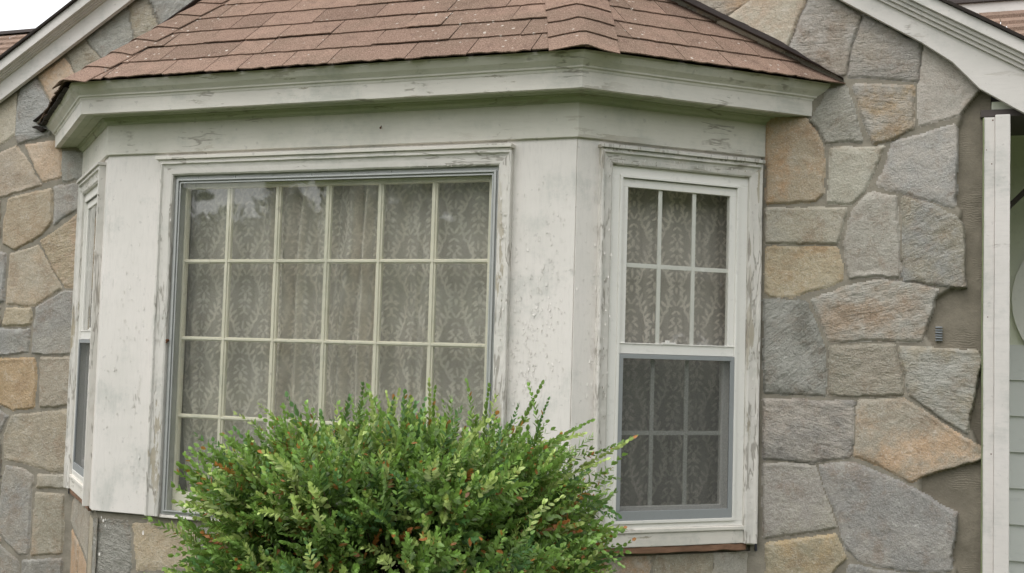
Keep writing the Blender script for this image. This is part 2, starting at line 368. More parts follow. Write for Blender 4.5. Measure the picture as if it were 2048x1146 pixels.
STONES = [
('W',[(2.619,2.154),(2.784,2.258),(2.998,2.245),(2.949,2.119),(2.907,2.008),(2.767,2.073)],(172,142,120),(165,160,145),'s'),
('W',[(2.506,2.302),(2.769,2.285),(2.764,2.238),(2.617,2.169),(2.538,2.213)],(160,145,128),(180,140,110),'r'),
('W',[(2.336,2.338),(2.5,2.307),(2.529,2.231),(2.403,2.267)],(140,140,132),(160,150,130),'r'),
('W',[(3.0,2.232),(3.095,2.225),(3.206,2.146),(3.146,1.906),(3.115,1.902),(2.916,2.017),(2.959,2.119)],(168,163,158),(150,138,125),'m'),
('W',[(3.217,2.147),(3.439,2.018),(3.425,1.867),(3.154,1.896),(3.168,1.981)],(152,146,142),(160,150,138),'m'),
('W',[(3.45,2.009),(3.547,1.957),(3.606,1.894),(3.655,1.817),(3.585,1.723),(3.434,1.684),(3.429,1.854)],(158,150,142),(150,146,140),'s'),
('W',[(3.072,1.843),(3.15,1.863),(3.186,1.766),(3.226,1.628),(3.075,1.626),(3.015,1.722),(3.057,1.802)],(160,158,148),(140,136,124),'m'),
('W',[(3.178,1.862),(3.414,1.847),(3.415,1.673),(3.335,1.628),(3.265,1.621),(3.214,1.744)],(162,158,152),(168,140,100),'m'),
('W',[(2.833,1.747),(2.998,1.737),(3.065,1.612),(3.073,1.426),(3.043,1.39),(2.843,1.387)],(158,140,112),(170,128,90),'s'),
('W',[(3.091,1.607),(3.307,1.611),(3.236,1.424),(3.185,1.377),(3.095,1.385)],(160,156,140),(150,146,134),'s'),
('W',[(3.335,1.62),(3.419,1.641),(3.567,1.689),(3.58,1.668),(3.573,1.521),(3.571,1.355),(3.421,1.399),(3.278,1.448),(3.311,1.529)],(140,138,138),(155,148,142),'s'),
('W',[(2.841,1.371),(3.168,1.363),(3.129,1.215),(2.843,1.223)],(155,150,136),(148,140,122),'s'),
('W',[(3.242,1.414),(3.274,1.42),(3.354,1.406),(3.361,1.229),(3.366,1.077),(3.274,1.086),(3.178,1.078),(3.162,1.14),(3.152,1.227),(3.185,1.351)],(152,148,138),(140,134,126),'s'),
('W',[(3.373,1.404),(3.459,1.382),(3.578,1.325),(3.602,1.292),(3.608,1.15),(3.614,1.041),(3.479,1.056),(3.379,1.067)],(148,140,120),(140,142,145),'r'),
('W',[(2.844,1.206),(3.123,1.201),(3.151,1.14),(3.153,1.074),(3.082,1.039),(2.945,0.996),(2.865,0.999),(2.845,1.017)],(165,150,118),(160,128,88),'s'),
('W',[(3.028,0.989),(3.16,1.046),(3.274,1.071),(3.424,1.059),(3.514,1.038),(3.484,0.935),(3.452,0.831),(3.276,0.829),(3.1,0.827),(3.064,0.909)],(168,166,158),(165,140,115),'m'),
('W',[(2.841,0.987),(3.008,0.98),(3.053,0.888),(3.085,0.793),(3.085,0.609),(2.845,0.604)],(165,166,160),(120,120,112),'M'),
('W',[(3.104,0.809),(3.352,0.815),(3.371,0.718),(3.383,0.624),(3.203,0.608),(3.099,0.614)],(145,138,120),(160,150,136),'r'),
('W',[(3.365,0.809),(3.518,0.805),(3.662,0.796),(3.678,0.775),(3.648,0.631),(3.617,0.481),(3.519,0.539),(3.405,0.618)],(162,162,154),(155,140,112),'m'),
('W',[(2.843,0.582),(3.201,0.592),(3.191,0.475),(3.188,0.361),(3.033,0.34),(2.845,0.338)],(128,124,120),(172,162,156),'r'),
('W',[(3.212,0.592),(3.387,0.607),(3.519,0.524),(3.69,0.418),(3.676,0.389),(3.503,0.327),(3.412,0.279),(3.3,0.334),(3.2,0.371)],(150,140,122),(178,140,112),'s'),
('W',[(2.843,0.321),(3.048,0.329),(3.092,0.204),(3.132,0.087),(2.997,0.053),(2.85,0.017)],(140,134,128),(150,146,134),'s'),
('W',[(3.062,0.33),(3.206,0.344),(3.375,0.281),(3.586,0.175),(3.576,0.066),(3.559,-0.045),(3.378,-0.059),(3.219,-0.037),(3.177,0.004),(3.142,0.099)],(128,126,126),(145,138,136),'s'),
('W',[(2.858,-0.002),(3.136,0.064),(3.175,-0.031),(3.097,-0.129),(2.861,-0.151)],(150,138,108),(165,140,100),'s'),
('W',[(3.187,-0.053),(3.229,-0.057),(3.378,-0.071),(3.556,-0.064),(3.556,-0.115),(3.173,-0.151)],(125,125,125),(140,135,125),'s'),
('W',[(-0.387,2.476),(-0.287,2.487),(-0.248,2.399),(-0.195,2.313),(-0.238,2.218),(-0.332,2.25),(-0.374,2.356)],(158,150,134),(150,142,120),'r'),
('W',[(-0.653,2.302),(-0.541,2.381),(-0.405,2.457),(-0.381,2.37),(-0.351,2.267),(-0.352,2.174),(-0.529,2.174),(-0.585,2.233)],(150,152,146),(160,160,152),'m'),
('W',[(-0.266,2.493),(0.163,2.468),(0.107,2.423),(-0.153,2.315),(-0.183,2.317)],(150,152,150),(165,165,160),'M'),
('W',[(-0.771,2.236),(-0.672,2.304),(-0.528,2.172),(-0.539,2.081),(-0.681,2.089),(-0.734,2.171)],(158,152,134),(150,140,118),'r'),
('W',[(-0.952,2.131),(-0.864,2.179),(-0.792,2.214),(-0.709,2.117),(-0.632,2.06),(-0.655,1.921),(-0.832,1.923),(-0.886,2.021)],(172,148,130),(180,140,112),'s'),
('W',[(-1.067,2.065),(-0.965,2.118),(-0.921,2.049),(-0.877,1.976),(-0.819,1.886),(-0.847,1.808),(-0.97,1.792),(-1.064,1.771),(-1.084,1.817),(-1.08,1.951)],(150,152,152),(140,140,138),'r'),
('W',[(-1.223,1.989),(-1.093,2.047),(-1.091,1.828),(-1.207,1.752)],(165,155,135),(160,150,130),'s'),
('W',[(-1.021,1.762),(-0.8,1.78),(-0.78,1.727),(-0.769,1.591),(-0.883,1.568),(-0.955,1.659)],(180,152,128),(172,140,110),'s'),
('W',[(-1.205,1.72),(-1.074,1.766),(-0.988,1.668),(-0.889,1.552),(-1.017,1.513),(-1.109,1.499),(-1.188,1.485)],(155,138,118),(165,150,130),'s'),
('W',[(-0.77,1.722),(-0.614,1.717),(-0.6,1.579),(-0.761,1.568)],(128,128,122),(140,138,130),'s'),
('W',[(-0.808,1.545),(-0.617,1.559),(-0.612,1.43),(-0.718,1.388),(-0.804,1.339)],(132,130,128),(140,136,130),'s'),
('W',[(-1.108,1.478),(-0.823,1.533),(-0.815,1.363),(-0.866,1.298),(-0.935,1.257),(-1.05,1.211),(-1.125,1.24),(-1.127,1.367)],(155,138,110),(150,130,105),'s'),
('W',[(-0.883,1.257),(-0.746,1.336),(-0.609,1.417),(-0.606,1.014),(-0.71,1.014),(-0.796,1.116)],(178,140,112),(165,152,125),'r'),
('W',[(-1.075,1.19),(-0.894,1.233),(-0.803,1.116),(-0.729,1.008),(-0.906,0.914),(-1.084,0.93),(-1.079,1.05)],(155,142,120),(165,145,120),'s'),
('W',[(-1.169,1.209),(-1.102,1.19),(-1.102,0.945),(-1.15,0.929)],(130,130,128),(140,135,130),'s'),
('W',[(-1.089,0.909),(-0.918,0.906),(-0.916,0.815),(-1.102,0.812)],(158,142,112),(150,138,115),'s'),
('W',[(-0.889,0.911),(-0.712,0.993),(-0.611,0.994),(-0.616,0.676),(-0.896,0.668)],(128,126,122),(140,136,128),'s'),
('W',[(-1.141,0.793),(-0.917,0.794),(-0.919,0.673),(-1.132,0.657)],(125,125,124),(130,128,122),'s'),
('W',[(-1.131,0.641),(-0.872,0.643),(-0.859,0.536),(-0.872,0.391),(-1.007,0.375),(-1.115,0.418)],(168,135,92),(150,125,90),'s'),
('W',[(-0.841,0.654),(-0.622,0.66),(-0.619,0.415),(-0.837,0.398)],(145,132,112),(140,132,118),'s'),
('W',[(-1.113,0.384),(-1.025,0.344),(-1.078,0.253),(-1.103,0.242)],(128,126,122),(130,128,122),'s'),
('W',[(-1.005,0.345),(-0.813,0.374),(-0.621,0.397),(-0.611,0.08),(-0.73,0.073),(-0.856,0.096),(-1.039,0.121),(-1.051,0.244)],(145,134,114),(150,138,118),'s'),
('W',[(-1.027,0.086),(-0.922,0.077),(-0.852,0.045),(-0.855,-0.153),(-0.864,-0.356),(-0.918,-0.365),(-1.07,-0.245),(-1.061,-0.091)],(140,132,120),(125,125,124),'s'),
('W',[(-0.824,0.052),(-0.622,0.065),(-0.631,-0.004),(-0.826,-0.016)],(145,138,122),(150,138,118),'s'),
('W',[(-0.828,-0.039),(-0.647,-0.037),(-0.644,-0.187),(-0.647,-0.335),(-0.842,-0.359)],(140,132,112),(150,125,105),'s'),
('W',[(-1.066,-0.301),(-0.923,-0.396),(-0.903,-0.498),(-1.051,-0.511)],(128,125,118),(130,125,115),'s'),
('W',[(-0.898,-0.389),(-0.64,-0.357),(-0.632,-0.473),(-0.89,-0.497)],(120,118,112),(128,122,112),'s'),
('F',[(-0.01,-0.045),(0.18,-0.035),(0.194,-0.142),(0.198,-0.267),(0.001,-0.322)],(138,136,128),(128,128,122),'r'),
('F',[(0.201,-0.044),(0.506,-0.036),(0.532,-0.055),(0.53,-0.199),(0.389,-0.237),(0.234,-0.247)],(165,148,118),(160,140,110),'s'),
('F',[(0.547,-0.042),(0.731,-0.036),(0.853,-0.039),(0.849,-0.213),(0.567,-0.234)],(140,136,126),(130,128,120),'s'),
('R',[(0.14,-0.026),(0.374,-0.023),(0.372,-0.157),(0.136,-0.145)],(150,148,136),(165,125,90),'s'),
('R',[(0.389,-0.024),(0.525,-0.023),(0.654,-0.022),(0.653,-0.17),(0.392,-0.157)],(138,130,110),(150,142,125),'s'),
('R',[(0.664,-0.023),(0.878,-0.015),(0.876,-0.181),(0.662,-0.171)],(152,148,138),(150,142,125),'s'),
]

# ---------------------------------------------------------------- ground
def ground():
    n = 90; xs = np.linspace(-1, 1, n); xs = np.sign(xs)*np.abs(xs)**2.2*300
    X, Y = np.meshgrid(xs+1, xs-3, indexing='ij')
    Z = GROUND+vnoise(X*.35, Y*.35, 3, 3)*.06+np.clip((-Y-32)*.09, 0, 14)   # the lawn climbs to a wooded rise
    V = np.stack([X, Y, Z], -1).reshape(-1, 3); i = np.arange(n*n).reshape(n, n)
    F = np.stack([i[:-1,:-1], i[1:,:-1], i[1:,1:], i[:-1,1:]], -1).reshape(-1, 4)
    m = NT('lawn'); a = m.noise(.8, 6, .7); b = m.noise(60, 4, .7)
    c = m.mix(m.ramp(a, .3, .7), (.090,.112,.050), (.13,.142,.075)); c = m.mix(m.ramp(b, .3, .7, 0, .6), c, (.05,.075,.02))
    m.bsdf(c, .95, m.bump(b, 1, .03), .1)
    tag(np_mesh('lawn', V, F, m.m), kind='structure')
ground()

house = empty('fieldstone_house', (1.1, 0, GROUND))
tag(house, 'fieldstone house with peeling white bay window, brown shingled roofs and white rake boards', 'house')
house_inv = Matrix.Translation((-1.1, 0, -GROUND))
_link = link
def link(o, parent=None):                       # parts keep world coordinates: cancel the house's own offset
    o = _link(o, parent)
    if parent is house: o.matrix_parent_inverse = house_inv
    return o

# ---------------------------------------------------------------- stone surfaces
def stone_surface(part, fr, us, zs, polys, keep, parent_name, fillfn=None, coat_u=1e9, seed=5, hmax=.021):
    U_, Z_ = np.meshgrid(us, zs, indexing='ij')
    wu = U_+vnoise(U_*9, Z_*9, seed, 4)*.010+vnoise(U_*45, Z_*45, seed+1, 3)*.0032
    wz = Z_+vnoise(U_*9, Z_*9, seed+2, 4)*.010+vnoise(U_*45, Z_*45, seed+3, 3)*.0032
    d1 = np.full(U_.shape, -9.0); d2 = d1.copy(); idx = np.full(U_.shape, -1)
    sp = list(polys)
    for k, (P, c1, c2, kd) in enumerate(sp):
        P = np.array(P); lo = P.min(0)-.15; hi = P.max(0)+.15
        m = (U_ > lo[0]) & (U_ < hi[0]) & (Z_ > lo[1]) & (Z_ < hi[1])
        if not m.any(): continue
        s = poly_sdf(wu[m], wz[m], P)
        a, b = d1[m], d2[m]; new = s > a
        d2[m] = np.where(new, a, np.maximum(b, s)); ii = idx[m]; ii[new] = k; idx[m] = ii; d1[m] = np.where(new, s, a)
    if fillfn is not None:                      # continue the same kind of masonry past the measured stones
        q = fillfn(U_, Z_) & (d1 < -.012)
        rg = np.random.default_rng(seed+77); u0, u1, z0, z1 = us[0], us[-1], zs[0], zs[-1]
        g = .27; pts = []
        for a in np.arange(u0, u1+g, g):
            for b in np.arange(z0, z1+g*.8, g*.8):
                pts.append((a+rg.uniform(-.4, .4)*g, b+rg.uniform(-.4, .4)*g*.8))
        pts = np.array(pts); qu, qz = wu[q], wz[q]
        f1 = np.full(qu.shape, 9.0); f2 = f1.copy(); fi = np.zeros(qu.shape, int)
        for k, (a, b) in enumerate(pts):
            dd = np.hypot(qu-a, (qz-b)*1.15); new = dd < f1
            f2 = np.where(new, f1, np.minimum(f2, dd)); fi = np.where(new, k, fi); f1 = np.where(new, dd, f1)
        s = (f2-f1)*.5-.008; s = np.minimum(s, -d1[q]-.012)
        base = len(sp); pal = [((150,146,138),(140,135,125)), ((158,144,120),(150,125,95)), ((130,128,124),(145,140,132)), ((165,160,150),(150,140,120)), ((160,135,105),(150,130,110))]
        for k in range(len(pts)):
            c = pal[rg.integers(len(pal))]; sp.append((None, c[0], c[1], 'sm'[rg.integers(2)]))
        better = s > d1[q]
        o1 = d1[q]; d2[q] = np.where(better, o1, np.maximum(d2[q], s)); t = idx[q]; t[better] = base+fi[better]; idx[q] = t; d1[q] = np.where(better, s, o1)
    d1 = d1+.0020; inside = d1 > 0
    tab = np.zeros((len(sp)+1, 14)); rg = np.random.default_rng(seed+9)
    for k, (P, c1, c2, kd) in enumerate(sp):
        ck = 1.46; c1, c2 = [(c[0], max(c[1], (c[0]+c[2])/2), c[2]) for c in (c1, c2)]; c1, c2 = [tuple(sum(c)/3+(v-sum(c)/3)*q_ for v in c) for c, q_ in ((c1, .60), (c2, .78))]
        tab[k, :3] = [x*ck*w for x, w in zip(s2l(c1), (1.025,1,.955))]; tab[k, 3:6] = [x*ck*w for x, w in zip(s2l(c2), (1.025,1,.955))]
        tab[k, 6] = {'s': .15, 'r': .6, 'm': .75, 'M': 1.0}[kd]; tab[k, 7] = rg.uniform(-.5, .5) if kd != 'M' else .75
        tab[k, 8:10] = rg.uniform(-.022, .022, 2); tab[k, 10] = rg.uniform(.75, 1.1); tab[k, 11] = rg.uniform(0, 50)
        tab[k, 12:14] = np.mean(P, 0) if P is not None else pts[k-base]
    T = tab[idx]
    n1 = vnoise(U_*7+T[..., 11], Z_*7+T[..., 11], seed+4, 5, .6); ca, sa = np.cos(T[..., 7]), np.sin(T[..., 7])
    su = U_*ca+Z_*sa; sz = -U_*sa+Z_*ca
    st = vnoise(su*9+T[..., 11], sz*42, seed+5, 4, .6); rgh = vnoise(U_*40, Z_*40, seed+6, 3)
    edge = 1-(1-np.clip(d1/.0055, 0, 1))**2
    h = edge*hmax*T[..., 10]+sstep(0, .03, d1)*(n1*.0055*(1+T[..., 6]*.8)+st*.003*T[..., 6]+rgh*(.0008+.0024*T[..., 6])+(U_-T[..., 12])*T[..., 8]+(Z_-T[..., 13])*T[..., 9])
    joint = sstep(.062, .036, -(d1+d2)) if coat_u < 1e8 else np.ones_like(d1)
    joint = np.where(U_ > coat_u, joint, 1.0)
    hm = (.0125+vnoise(U_*20, Z_*20, seed+7, 3)*.003)*joint+(1-joint)*(-.012+vnoise(U_*6, Z_*6, seed+8, 4)*.007)
    H = np.where(inside, np.maximum(hm, hm+(h-hm)*edge), hm)
    cm = sstep(-.30, .45, vnoise(U_*5.5+T[..., 11]*3, Z_*5.5, seed+12, 6, .75))[..., None]*.85
    C = T[..., :3]*(1-cm)+T[..., 3:6]*cm
    V = np.array(fr[0])+U_[..., None]*np.array(fr[1])+H[..., None]*np.array(fr[2])+Z_[..., None]*np.array((0,0,1))
    V = V.reshape(-1, 3); n, mm = U_.shape; i = np.arange(n*mm).reshape(n, mm)
    Q = np.stack([i[:-1,:-1], i[1:,:-1], i[1:,1:], i[:-1,1:]], -1).reshape(-1, 4)
    mid = lambda A: ((A[:-1,:-1]+A[1:,:-1]+A[1:,1:]+A[:-1,1:])/4).reshape(-1)
    kp = keep(mid(U_), mid(Z_)); isS = (mid(inside.astype(float)) > .49) & kp; ct = (mid(joint) < .5) & ~isS & kp; mo = kp & ~isS & ~ct
    Cf = np.concatenate([C, np.ones_like(C[..., :1])], -1).reshape(-1, 4)
    res = []
    used, F = sub(Q, V, None, isS)
    so = np_mesh(part, V[used], F, M['stone'], house, {'col': ('FLOAT_COLOR', 'POINT', Cf[used]), 'ang': ('FLOAT', 'POINT', T[..., 7].reshape(-1)[used]), 'kind': ('FLOAT', 'POINT', T[..., 6].reshape(-1)[used])})
    used, F = sub(Q, V, None, mo); mm_ = np_mesh('mortar', V[used], F, M['mortar'], so)
    if ct.any():
        used, F = sub(Q, V, None, ct); np_mesh('scratch_coat', V[used], F, M['coat'], so)
    return so

def gable(x): return 3.375-.59*abs(x-1.16)       # underside of the rake
RL = [(3.109,2.216),(3.439,2.009),(3.556,1.922),(3.655,1.812),(3.813,1.709)]
def wall_keep(u, z):
    op = (u > np.where(z < -.04, -.572, -.60)) & (u < np.where(z < -.04, 2.772, 2.80)) & (z < 1.742)
    return ~op & (z < gable(u)+.06) & (u < 3.70)
def seg(*a): return np.unique(np.concatenate([np.arange(s, e, st) for s, e, st in a]))
us = seg((-2.6,-1.32,.02),(-1.32,-.52,.0058),(-.52,2.70,.014),(2.70,3.70,.0058))
zs = seg((-.95,-.52,.02),(-.52,2.62,.0058),(2.62,3.42,.02))
wallp = [s[1:] for s in STONES if s[0] == 'W']
def far(u, z):
    # beyond what was measured from the photograph
    left = (u < -1.20+.18*np.clip((-z+2.0)/2.5, 0, 1)); low = (z < -.44); top = (z > 2.25+.08*np.abs(u-1.1)) & (u < 3.0)
    mid_ = (u > -.5) & (u < 2.75)
    return left | low | top | mid_
wall = stone_surface('stone_wall', WALL, us, zs, wallp, wall_keep, None, far, 3.30)
b = MB()
for u, zz in ((3.512, .835),):                    # corrugated masonry tie left in the coat
    for k in range(6):
        b.box(WALL, u-.012, u+.014, zz+k*.010, zz+k*.010+.006, -.004, .004+(.010 if k % 2 else .004))
b.build('wall_tie', M['steel'], wall, .001)
# two loose chips sitting on the stone edge
# body of wall behind the face, so it has thickness
b = MB(); b.box(WALL, -2.6, -.60, -.95, 1.9, -.25, -.03).box(WALL, 2.80, 3.70, -.95, 1.95, -.25, -.03)
b.prism([(-2.6,.03,1.0),(3.70,.03,1.70),(3.70,.03,1.9),(1.16,.03,3.38),(-2.6,.03,1.15)], (0,.2,0))
b = MB(); b.box(WALL, -2.6, -.61, -.95, 1.15, -.25, -.035).box(WALL, 2.81, 3.68, -.95, 1.80, -.25, -.035)
b.prism([(-2.6,.035,1.152),(-.61,.035,1.152),(-.61,.035,1.80),(3.68,.035,1.802),(3.68,.035,1.9),(1.16,.035,3.37)], (0,.2,0))
b.build('wall_core', M['coat'], house)

# stone base under the bay
fp = [s[1:] for s in STONES if s[0] == 'F']; rp = [s[1:] for s in STONES if s[0] == 'R']
allk = lambda u, z: np.ones_like(u, bool); allf = lambda u, z: np.ones_like(u, bool)
bz = seg((-.95,-.40,.02),(-.40,-.034,.0058)); 
def base_fr(fr): return (fr[0]-fr[2]*.035, fr[1], fr[2])
def fill_f(u, z): return (u > .53) | (z < -.30)
def fill_r(u, z): return (z < -.24) | (u < .10)
stone_surface('stone_base', base_fr(FRONT), seg((-.012,2.215,.0065)), bz, fp, allk, None, fill_f, seed=21, hmax=.017)
stone_surface('stone_base', base_fr(RIGHT), seg((-.012,.92,.0065)), bz, rp, allk, None, fill_r, seed=31, hmax=.017)
lp = [([(-.06,-.95),(-.06,-.20),(.30,-.24),(.30,-.95)],(150,128,104),(170,125,90),'s'),
      ([(-.06,-.18),(-.06,-.05),(.40,-.05),(.62,-.05),(.60,-.26),(.32,-.22)],(140,134,122),(150,140,125),'s'),
      ([(.32,-.25),(.60,-.29),(.60,-.6),(.32,-.6)],(178,135,100),(160,130,100),'s'),
      ([(.64,-.06),(.845,-.06),(.845,-.5),(.63,-.5)],(158,145,120),(150,138,115),'s')]
stone_surface('stone_base', base_fr(LEFT), seg((-.07,.876,.0065)), bz, lp, allk, None, lambda u, z: z < -.45, seed=41, hmax=.017)

# ---------------------------------------------------------------- bay walls (boards)
bay = MB()
T_ = .045
bay.box(FRONT, .0, .325, -.004, 1.70, -T_, 0)
lt = bay.build('corner_panel', M['panel'], house, .002, rough=.0006, cell=.05)
b = MB(); b.box(FRONT, 1.905, 2.1975, -.004, 1.70, -T_, 0); b.build('corner_panel', M['panel'], house, .002, rough=.0006, cell=.05)
b = MB(); b.box(RIGHT, .0015, .125, -.006, 1.70, -T_, 0); b.build('corner_panel', M['panel'], house, .0015, rough=.0006, cell=.05)
b = MB(); b.box(LEFT, LS-.125, LS-.0015, -.006, 1.70, -T_, 0); b.build('corner_panel', M['panel'], house, .0015, rough=.0006, cell=.05)
b = MB()
for fr, a, c in ((RIGHT, .780, LS+.02), (LEFT, -.02, LS-.780)): b.box(fr, a, c, -.006, 1.70, -T_, -.002)
b.box(FRONT, .325, 1.905, 1.485, 1.70, -T_, -.003).box(RIGHT, .125, .78, 1.50, 1.70, -T_, -.003).box(LEFT, LS-.78, LS-.125, 1.50, 1.70, -T_, -.003)
b.build('bay_framing', M['panel'], house)

def sweep(prof, name, mat, parent, step=.02, rough=.0007, closed=True, o_end=0.0):
    """moulding profile [(offset out, z), ...] carried round the bay, mitred at its corners"""
    V = []; ring = len(prof); cols = []
    cs = [corners(o) for o, z in prof]
    for s in range(3):
        Ls = math.hypot(cs[0][s+1][0]-cs[0][s][0], cs[0][s+1][1]-cs[0][s][1]); k = max(2, int(Ls/step))
        for t in range(k+(1 if s == 2 else 0)): cols.append((s, t/k))
    rr = np.random.default_rng(len(name)*7+ring)
    from mathutils import noise
    for s, t in cols:
        for j, (o, z) in enumerate(prof):
            a, b_ = cs[j][s], cs[j][s+1]; x, y = a[0]+(b_[0]-a[0])*t, a[1]+(b_[1]-a[1])*t
            nv = noise.noise_vector(Vector((x*14, y*14, j*.15)))*rough+noise.noise_vector(Vector((x*2.2, y*2.2, 0)))*.0015
            V.append((x+nv[0]*.3, y+nv[1], z+nv[2]))
    F = []
    for c in range(len(cols)-1):
        for j in range(ring if closed else ring-1):
            j2 = (j+1) % ring; F.append((c*ring+j, (c+1)*ring+j, (c+1)*ring+j2, c*ring+j2))
    me = bpy.data.meshes.new(name); me.from_pydata(V, [], F+([tuple(range(ring)), tuple(range((len(cols)-1)*ring, len(cols)*ring))] if closed else []))
    me.materials.append(mat); bm = bmesh.new(); bm.from_mesh(me); bmesh.ops.recalc_face_normals(bm, faces=bm.faces); bm.to_mesh(me); bm.free()
    return link(bpy.data.objects.new(name, me), parent)

frieze = sweep([(-.05,Z_FRIEZE),(.010,Z_FRIEZE),(.013,Z_FRIEZE+.003),(.013,1.7445),(-.05,1.7445)], 'frieze_board', M['frieze'], house)
sweep([(.0135,1.712),(.018,1.712),(.020,1.720),(.029,1.728),(.032,1.7375),(.040,1.7375),(.040,1.7445),(.0135,1.7445)], 'bed_moulding', M['soffit'], frieze)
n_ = MB(); p0 = on(FRONT, 1.361, 1.655, .012); n_.tube([p0, p0+Vector((.008,-.022,-.012))], .0022, 8); n_.tube([p0+Vector((.008,-.022,-.012)), p0+Vector((.0085,-.0235,-.0127))], .0045, 10)
n_.build('nail', M['rust'], frieze)
# corner seam in the frieze is the mitre itself; a missing patch of paint near the picture window
cornice = sweep([(-.05,1.7455),(.112,1.7455),(.112,1.741),(.1366,1.741),(.1372,1.803),(.1390,1.803),(.142,1.812),(.149,1.816),(.150,1.822),(.157,1.829),(.170,1.840),(.180,1.855),(.185,1.862),(.1855,1.872),(.05,1.872)], 'cornice', M['trimh'], house)
sweep([(.0405,1.7418),(.075,1.7418),(.075,1.7400),(.079,1.7400),(.079,1.7418),(.1115,1.7418),(.1115,1.7450),(.0405,1.7450)], 'soffit', M['soffit'], cornice)

# ---------------------------------------------------------------- windows
def frame_box(mb, fr, u0, u1, z0, z1, w, n0, n1, wt=None, wb=None):
    wt = w if wt is None else wt; wb = w if wb is None else wb
    if wb: mb.box(fr, u0, u1, z0, z0+wb, n0, n1)
    if wt: mb.box(fr, u0, u1, z1-wt, z1, n0, n1)
    mb.box(fr, u0, u0+w, z0+wb, z1-wt, n0, n1); mb.box(fr, u1-w, u1, z0+wb, z1-wt, n0, n1)
def moulded_casing(fr, u0, u1, z0, z1, w, parent, sides=(1,1,1), mat=None, lean=(0,0)):
    """backband + flat + inner step, mitred at the top corners"""
    prof = [(0,-.002),(0,.029),(.003,.031),(.009,.031),(.014,.022),(w*.5,.019),(w-.006,.017),(w,.012),(w,-.05)]
    V = []; F = []; path = [((u0,z0),(0,)), ((u0,z1),(1,)), ((u1,z1),(2,)), ((u1,z0),(3,))]
    def pt(k, a, n):
        u, z = [(u0+a,z0),(u0+a,z1-a),(u1-a,z1-a),(u1-a,z0)][k]; return on(fr, u, z, n)
    cols = []
    for s in range(3):
        L_ = (z1-z0) if s != 1 else (u1-u0); kk = int(L_/.012)
        for t in range(kk+(1 if s == 2 else 0)): cols.append((s, t/kk))
    from mathutils import noise
    R_ = len(prof)
    for s, t in cols:
        for a, n in prof:
            q = pt(s, a, n).lerp(pt(s+1, a, n), t); nv = noise.noise_vector(q*38)*.0011+noise.noise_vector(q*5)*.0012
            V.append(tuple(q+nv*(1 if n > -.01 else 0)))
    for c in range(len(cols)-1):
        for j in range(R_-1): F.append((c*R_+j, (c+1)*R_+j, (c+1)*R_+j+1, c*R_+j+1))
    F += [tuple(range(R_)), tuple(range((len(cols)-1)*R_, len(cols)*R_))]
    me = bpy.data.meshes.new('casing'); me.from_pydata(V, [], F); me.materials.append(mat or M['casing']); me.materials.append(M['casing_h'])
    k1, k2 = int((z1-z0)/.012), int((z1-z0)/.012)+int((u1-u0)/.012)
    for c in range(k1, k2):
        for j in range(R_-1): me.polygons[c*(R_-1)+j].material_index = 1
    bm = bmesh.new(); bm.from_mesh(me); bmesh.ops.recalc_face_normals(bm, faces=bm.faces); bm.to_mesh(me); bm.free()
    return link(bpy.data.objects.new('casing', me), parent)
def flakes(fr, pts, parent, seed, mat=None):
    """curled chips of paint standing off the boards"""
    r = random.Random(seed); V = []; F = []
    for (u, z, n, s) in pts:
        c = on(fr, u, z, n+.0006); a = r.uniform(0, 6.28); k = 5; i = len(V)
        du, dz = fr[1], Vector((0,0,1)); lift = r.uniform(.25, .75)*(.35 if mat is not None else 1)
        ring = []
        for j in range(k):
            t = a+6.283*j/k; rr = s*r.uniform(.5, 1.1); e = du*math.cos(t)*rr*.55+dz*math.sin(t)*rr*1.2
            ring.append(c+e+fr[2]*(max(0, math.cos(t-a))*s*lift*1.1))
        V += [tuple(c)]+[tuple(q) for q in ring]; F += [(i, i+1+j, i+1+(j+1) % k) for j in range(k)]
    me = bpy.data.meshes.new('paint_flakes'); me.from_pydata(V, [], F); me.materials.append(mat or M['casing'])
    o = link(bpy.data.objects.new('paint_flakes', me), parent); o['kind'] = 'stuff'; return o

# picture window -------------------------------------------------
pw = MB(); pw.box(FRONT, .277, 1.943, 1.545, 1.560, -.004, .040).box(FRONT, .286, 1.934, 1.535, 1.5445, -.004, .030)
picture = empty('picture_window', (1.1, -D, 0)); picture.parent = house; picture.matrix_parent_inverse = house_inv
pic_inv = Matrix.Translation((-1.1, D, 0)); CH = []
def under(o, par, inv): o.parent = par; o.matrix_parent_inverse = inv; return o
P_ = lambda o: under(o, picture, pic_inv)
P_(pw.build('drip_cap', M['trimh'], None, .002, rough=.0007))
P_(moulded_casing(FRONT, .297, 1.940, -.002, 1.536, .058, None))
r = random.Random(3)
fl = [(r.choice((.302,.352))+r.uniform(-.004,.012), r.uniform(.02, 1.45), .028, r.uniform(.003,.007)) for _ in range(50)]
fl += [(1.905+r.uniform(-.01,.03), r.uniform(.5, 1.5), .024, r.uniform(.003,.009)) for _ in range(60)]
fl += [(r.uniform(1.0, 1.88), 1.482+r.uniform(-.002,.010), .016, r.uniform(.002,.006)) for _ in range(35)]
P_(flakes(FRONT, fl, None, 1))
b = MB(); frame_box(b, FRONT, .3555, 1.8815, .004, 1.4775, .026, -.050, -.006, .030, .014)
frame_box(b, FRONT, .3685, 1.8685, .018, 1.4600, .010, -.006, .004, .006, .006)
frame_box(b, FRONT, .3815, 1.8555, .018, 1.4475, .006, -.006, -.001, .005, .004)
P_(b.build('storm_frame', M['alu'], None, .001))
for k in range(8):
    b = MB(); b.box(FRONT, .47+k*.186, .476+k*.186, 1.4605, 1.474, -.006, -.0035); P_(b.build('frame_clip', M['alu'], None, .0006))
gx0, gx1, gz0, gz1 = .392, 1.822, .100, 1.425
